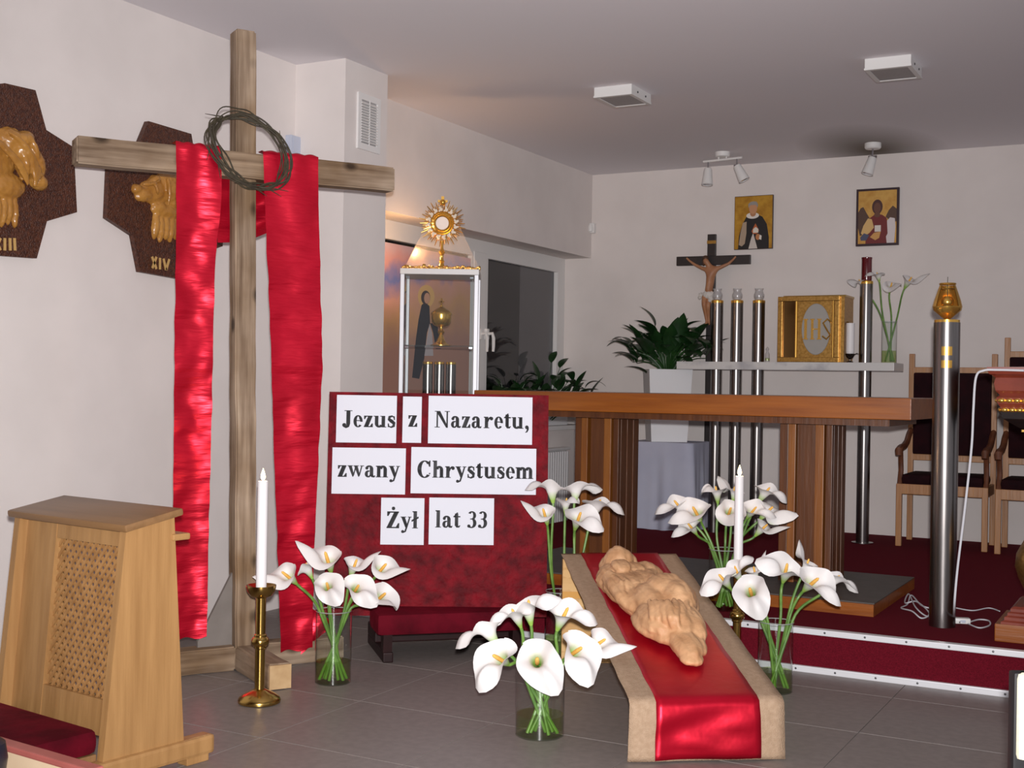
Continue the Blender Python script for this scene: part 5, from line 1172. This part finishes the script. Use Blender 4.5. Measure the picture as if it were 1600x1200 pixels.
# low bench at the frame's corner
h0 = .34; a_, b_ = Zp(-30, 1143, h0), Zp(158, 1197, h0); bxd2 = (b_-a_).normalized(); byd2 = Vector((bxd2.y, -bxd2.x, 0))   # towards camera
lb_ = thing('low_bench', 'pale low bench with reddish edging in front of the velvet cushion', 'bench'); lb_.matrix_world = frame(Vector((b_.x, b_.y, 0)), bxd2, byd2, Vector((0, 0, -1))) if False else frame(Vector((b_.x, b_.y, 0)), bxd2, -byd2, Vector((0, 0, 1)))
MB().bbox(-1.2, 0, -.03, 0, h0-.16, h0-.006, .003).build('front_board', 'pale_board', lb_)
MB().bbox(-1.2, .003, -.034, .006, h0-.016, h0, .004).build('edging', 'pinkish', lb_)
for xx in (-.06, -1.15): MB().bbox(xx, xx+.04, -.03, .0, 0, h0-.15, .003).build('leg', 'pale_board', lb_)
for yy in (.045,): pass
MB().bbox(-.5, -.42, -.037, -.029, h0-.10, h0-.085, .002).build('bolt_cover', 'pinkish', lb_)
nv_ = Zp(-34, 1178, .36); nb = thing('vinyl_stool', 'rounded dark navy padded edge in front of the pale bench', 'stool', (nv_.x, nv_.y, 0))
MB().lathe([(0, .30), (.05, .30), (.062, .32), (.066, .35), (.06, .385), (.04, .40), (0, .405)], 24).build('pad', 'navy', nb, True); MB().lathe([(.064, .29), (.068, .30), (.064, .315), (.0, .315)], 24).build('rim', 'grey_plastic', nb, True); MB().cyl(.025, 0, .30, 14).build('post', 'chrome', nb, True); MB().lathe([(0, 0), (.06, 0), (.055, .012), (0, .02)], 20).build('foot', 'chrome', nb, True)

# ================================================================== RIGHT SIDE
# steel column with gold lamp
pc = Zp(1472, 978, PZ); zt = zat(pc, 1487, 500)-PZ
pcx = thing('steel_pillar_stand', 'thick brushed steel pillar stand with gold rim on the red carpet', 'stand', pc)
MB().lathe([(0, 0), (.058, 0), (.058, zt-.012), (0, zt-.012)], 40).build('pillar', 'steel', pcx, True)
MB().lathe([(.056, zt-.014), (.056, zt), (.05, zt), (0, zt-.004)], 36).build('gold_rim', 'gold', pcx, True)
zem = zat(pc, 1485, 560)-PZ
tocam = Vector((CAM.x-pc.x, CAM.y-pc.y, 0)).normalized(); ang0 = atan2(tocam.y, tocam.x)
for r_ in range(2):
    for c_ in range(2):
        a_ = ang0+(-.38 if c_ == 0 else .08); a2 = a_+.38
        MB().lathe([(.0585, zem+(.012 if r_ else -.045)), (.0605, zem+(.012 if r_ else -.045)), (.0605, zem+(.052 if r_ else -.010)), (.0585, zem+(.052 if r_ else -.010))], 6, a0=a_, a1=a2-.05).build('gold_emblem', 'gold', pcx)
ol = thing('gold_lamp', 'faceted gold bowl lamp standing on the thick steel pillar', 'lamp', (pc.x, pc.y, PZ+zt), 0)
hl = zat(pc, 1487, 440)-PZ-zt; k_ = hl/.16
ab = ang0+radians(48); ae = ang0+2*pi-radians(48)
MB().lathe([(0, 0), (.012*k_, .003*k_), (.03*k_, .018*k_), (.056*k_, .04*k_), (.060*k_, .055*k_)], 24).build('bowl', 'gold', ol, True)
MB().lathe([(.060*k_, .055*k_), (.054*k_, .08*k_), (.044*k_, .11*k_), (.032*k_, .145*k_), (.029*k_, .145*k_), (.04*k_, .11*k_), (.05*k_, .08*k_), (.056*k_, .055*k_)], 16, a0=ab, a1=ae).build('shade', 'gold', ol, True)
MB().tube([(.031*k_*cos(i*pi/10), .031*k_*sin(i*pi/10), .150*k_) for i in range(20)], .004*k_, 6, True).build('top_ring', 'gold', ol, True)
MB().tube([(.036*k_*cos(i*pi/10), .036*k_*sin(i*pi/10), .128*k_) for i in range(20)], .002*k_, 6, True).build('wire_ring', 'brass', ol, True)
MB().ball((0, 0, .075*k_), .026*k_, 16).build('inner_ball', 'gold', ol, True); MB().tube([(0, 0, .09*k_), (0, 0, .18*k_)], .0015, 5).build('wick', 'dark', ol); MB().tube([(0, 0, .02*k_), (0, 0, .06*k_)], .005, 6).build('ball_post', 'gold', ol, True)
# cables
def cable(name, pts, label, r=.0035, extra=None):
    P_ = [Vector(p) for p in pts]; sm = []
    for i in range(len(P_)-1):
        p0, p1, p2, p3 = P_[max(i-1, 0)], P_[i], P_[i+1], P_[min(i+2, len(P_)-1)]
        for k in range(8):
            t = k/8; sm.append(.5*((2*p1)+(p2-p0)*t+(2*p0-5*p1+4*p2-p3)*t*t+(3*p1-p0-3*p2+p3)*t**3))
    sm.append(P_[-1]); return tag(MB().tube(sm, r, 6).build(name, 'cable', None, True), label, 'cable')
PF = PZ+.004
tg = [Zp(x, y, PF+(.01*(i % 3))) for i, (x, y) in enumerate(((1462, 952), (1440, 946), (1424, 930), (1418, 944), (1408, 950), (1425, 955), (1440, 966), (1452, 958), (1432, 940), (1414, 942), (1420, 928), (1430, 948), (1446, 962), (1460, 962)))]
cable('white_cable', tg, 'tangle of thin white cable on the red carpet beside the plinth', .0035)
cable('white_cable', [Zp(x, y, PF) for x, y in ((1494, 950), (1520, 954), (1545, 950), (1562, 955))], 'straight white cable lying on the carpet towards the ornate pedestal', .003)
cable('white_cable', [Zp(x, y, PF) for x, y in ((1512, 974), (1530, 981), (1546, 977), (1545, 970), (1530, 968), (1515, 972))], 'loop of white cable round the end of the cable junction on the carpet', .0035)
cj = Zp(1503, 974, PZ); t = thing('cable_junction', 'small white cable junction box lying on the carpet beside the steel pillar', 'junction box', cj, radians(20)); MB().bbox(-.035, .035, -.02, .02, 0, .026, .006).build('housing', 'white_plastic', t, True); MB().bbox(-.012, .012, -.021, -.019, .006, .018, .002).build('switch', 'grey_plastic', t)
# ornate pedestal
pe = Zp(1559, 997, PZ); pw_ = .30; pc2 = Vector((pe.x+pw_*.92, pe.y+.12, PZ))
od = thing('ornate_pedestal', 'ornate red brown and gold pedestal stand at the platform edge', 'pedestal', pc2)
MB().bbox(-.28, .28, -.2, .2, 0, .075, .004).build('base_block', 'altar_x', od)
MB().lathe([(0, .075), (.29, .075), (.29, .085), (.275, .092), (.275, .105), (.262, .112), (.262, .122), (.25, .128), (.25, .14), (.235, .15), (.0, .15)], 4, T=Matrix.Diagonal((1.25, .95, 1, 1))@Matrix.Rotation(pi/4, 4, 'Z')).build('stepped_plinth', 'mahogany', od)
zT = zat(pc2, 1560, 575)-PZ
MB().lathe([(0, .15), (.16, .15), (.17, .17), (.18, .2), (.21, .26), (.225, .31), (.22, .36), (.19, .42), (.14, .46), (.10, .49), (.12, .5), (.0, .5)], 32).build('gold_baluster', 'gold_satin', od, True)
MB().lathe([(0, .5), (.09, .5), (.075, .53), (.07, .75), (.085, zT-.2), (.16, zT-.17), (0, zT-.17)], 28).build('stem', 'black_wood', od, True)
hx, hy = .30, .24
def ring_sq(w, z): return [Vector((a*(hx+w), b*(hy+w), z)) for a, b in ((-1, -1), (1, -1), (1, 1), (-1, 1))]
def mould(prof, name, m):
    vs = []; 
    for w_, z in prof: vs += ring_sq(w_, z)
    n = len(prof); fs = [(k*4+i, k*4+(i+1) % 4, k*4+4+(i+1) % 4, k*4+4+i) for k in range(n-1) for i in range(4)]+[(3, 2, 1, 0), tuple((n-1)*4+i for i in range(4))]
    return MB().add(vs, fs).build(name, m, od)
mould([(-.10, zT-.26), (-.04, zT-.22), (-.03, zT-.19)], 'dark_soffit', 'black_wood')
mould([(-.035, zT-.192), (-.03, zT-.17), (-.02, zT-.155), (-.015, zT-.13), (-.028, zT-.12), (-.012, zT-.1), (-.006, zT-.07), (-.012, zT-.045), (.0, zT-.035), (.012, zT-.03), (.02, zT-.012), (.02, zT), (-.1, zT+.004)], 'cornice', 'mahogany')
for zz_, w_ in ((zT-.182, -.028), (zT-.142, -.016)):
    bd0 = None
    for k in range(18):
        x = -hx-w_+.02+k*(2*(hx+w_)-.04)/17
        if bd0 is None: bd0 = MB().ball((0, 0, 0), (.017, .010, .010), 10).build('gold_bead', 'gold', od, True, loc=(x, -hy-w_, zz_))
        else: obj_copy(bd0, od, loc=(x, -hy-w_, zz_))
    for k in range(12):
        y = -hy-w_+.02+k*(2*(hy+w_)-.04)/11; o = obj_copy(bd0, od, loc=(-hx-w_, y, zz_)); o.rotation_euler = (0, 0, pi/2)
MB().bbox(-hx+.12, hx-.12, -hy-.02, -hy+.0, zT-.275, zT-.262, .003).build('gold_rail', 'brass', od)
# cable hanging over pedestal
yq = pc2.y-.27
cable('white_cable', [Yp(1600, 579, yq), Yp(1560, 578, yq), Yp(1537, 579, yq), Yp(1525, 590, yq-.01), Yp(1521, 640, yq-.01), Yp(1518, 700, yq), Yp(1507, 800, yq), Yp(1496, 890, yq+.02), Yp(1491, 950, yq+.04), Zp(1492, 968, PF), Zp(1502, 973, PF+.01)], 'white cable hanging from the ornate pedestal top down to the carpet', .005)

# armchairs
def armchair(px_leg, ztop_px, label, w=.56):
    f_ = Zp(px_leg[0], px_leg[1], PZ); zt_ = ztop_px
    t = thing('armchair', label, 'armchair', (f_.x, f_.y, PZ), radians(1), 'wooden armchairs along the back wall')
    d = .46; L_ = .038
    for x in (0, w):
        MB().bbox(x-L_/2, x+L_/2, 0, L_, 0, .43, .004).build('front_leg', 'chairwood', t)
        MB().bbox(x-L_/2, x+L_/2, d-L_, d, 0, zt_, .004).build('back_post', 'chairwood', t)
        # arm: support and curved rest
        MB().tube([(x, .03, .42), (x-.0, .07, .52), (x, .05, .62), (x, .03, .655)], [.019, .018, .018, .02], 8).build('arm_support', 'chairarm', t, True)
        MB().tube([(x, -.04, .625), (x, -.03, .66), (x, .05, .675), (x, .16, .68), (x, .28, .71), (x, .36, .76), (x, d-.03, .79)], [.02, .026, .026, .024, .022, .022, .02], 10).build('armrest', 'chairarm', t, True)
    MB().bbox(0, w, .005, .03, .36, .43, .004).build('front_rail', 'chairwood', t); MB().bbox(0, w, d-.03, d-.005, .36, .43, .004).build('back_rail', 'chairwood', t)
    for x in (-.012, w-.012): MB().bbox(x, x+.024, .02, d-.02, .36, .43, .004).build('side_rail', 'chairwood', t)
    MB().bbox(.01, w-.01, .0, d-.04, .42, .50, .035).build('seat_cushion', 'chairdark', t, True)
    zb = .62
    MB().bbox(0, w, d-.032, d-.008, zb-.045, zb, .004).build('back_lower_rail', 'chairwood', t); MB().bbox(0, w, d-.032, d-.008, zt_-.14, zt_-.095, .004).build('back_top_rail', 'chairwood', t)
    MB().bbox(.016, w-.016, d-.055, d-.01, zb, zt_-.135, .012).build('backrest', 'chairdark', t, True)
b1 = Zp(1400, 853, PZ)
zt1 = Yp(1436, 553, b1.y+.45).z-PZ
armchair((1403, 853), zt1, 'beech armchair with dark upholstery behind the thick steel pillar')
b2 = Zp(1556, 865, PZ); zt2 = Yp(1578, 528, b2.y+.45).z-PZ
armchair((1558, 866), zt2, 'taller backed beech armchair behind the ornate pedestal')
# cream pew end at the right edge
ce = Dp(1588, 1188, 2.6)
pe_ = thing('pew_end', 'cream ribbed rounded panel with a dark edge in front of the carpeted step', 'pew', (ce.x, ce.y, 0), YAW)
zt_ = Dp(1590, 1052, 2.6).z; zb_ = ce.z
MB().bbox(0, .09, -.01, .03, zb_, zt_, .012).build('ribbed_panel', 'cream', pe_, True)
rbm = MB()
for k in range(14): rbm.tube([(.008, -.0105, zb_+.012+k*(zt_-zb_-.024)/13), (.085, -.0105, zb_+.012+k*(zt_-zb_-.024)/13)], .0028, 6)
rbm.build('ribs', 'cream', pe_, True)
MB().bbox(-.006, .12, .002, .035, 0, zt_+.0, .006).build('dark_frame', 'dark', pe_, True)
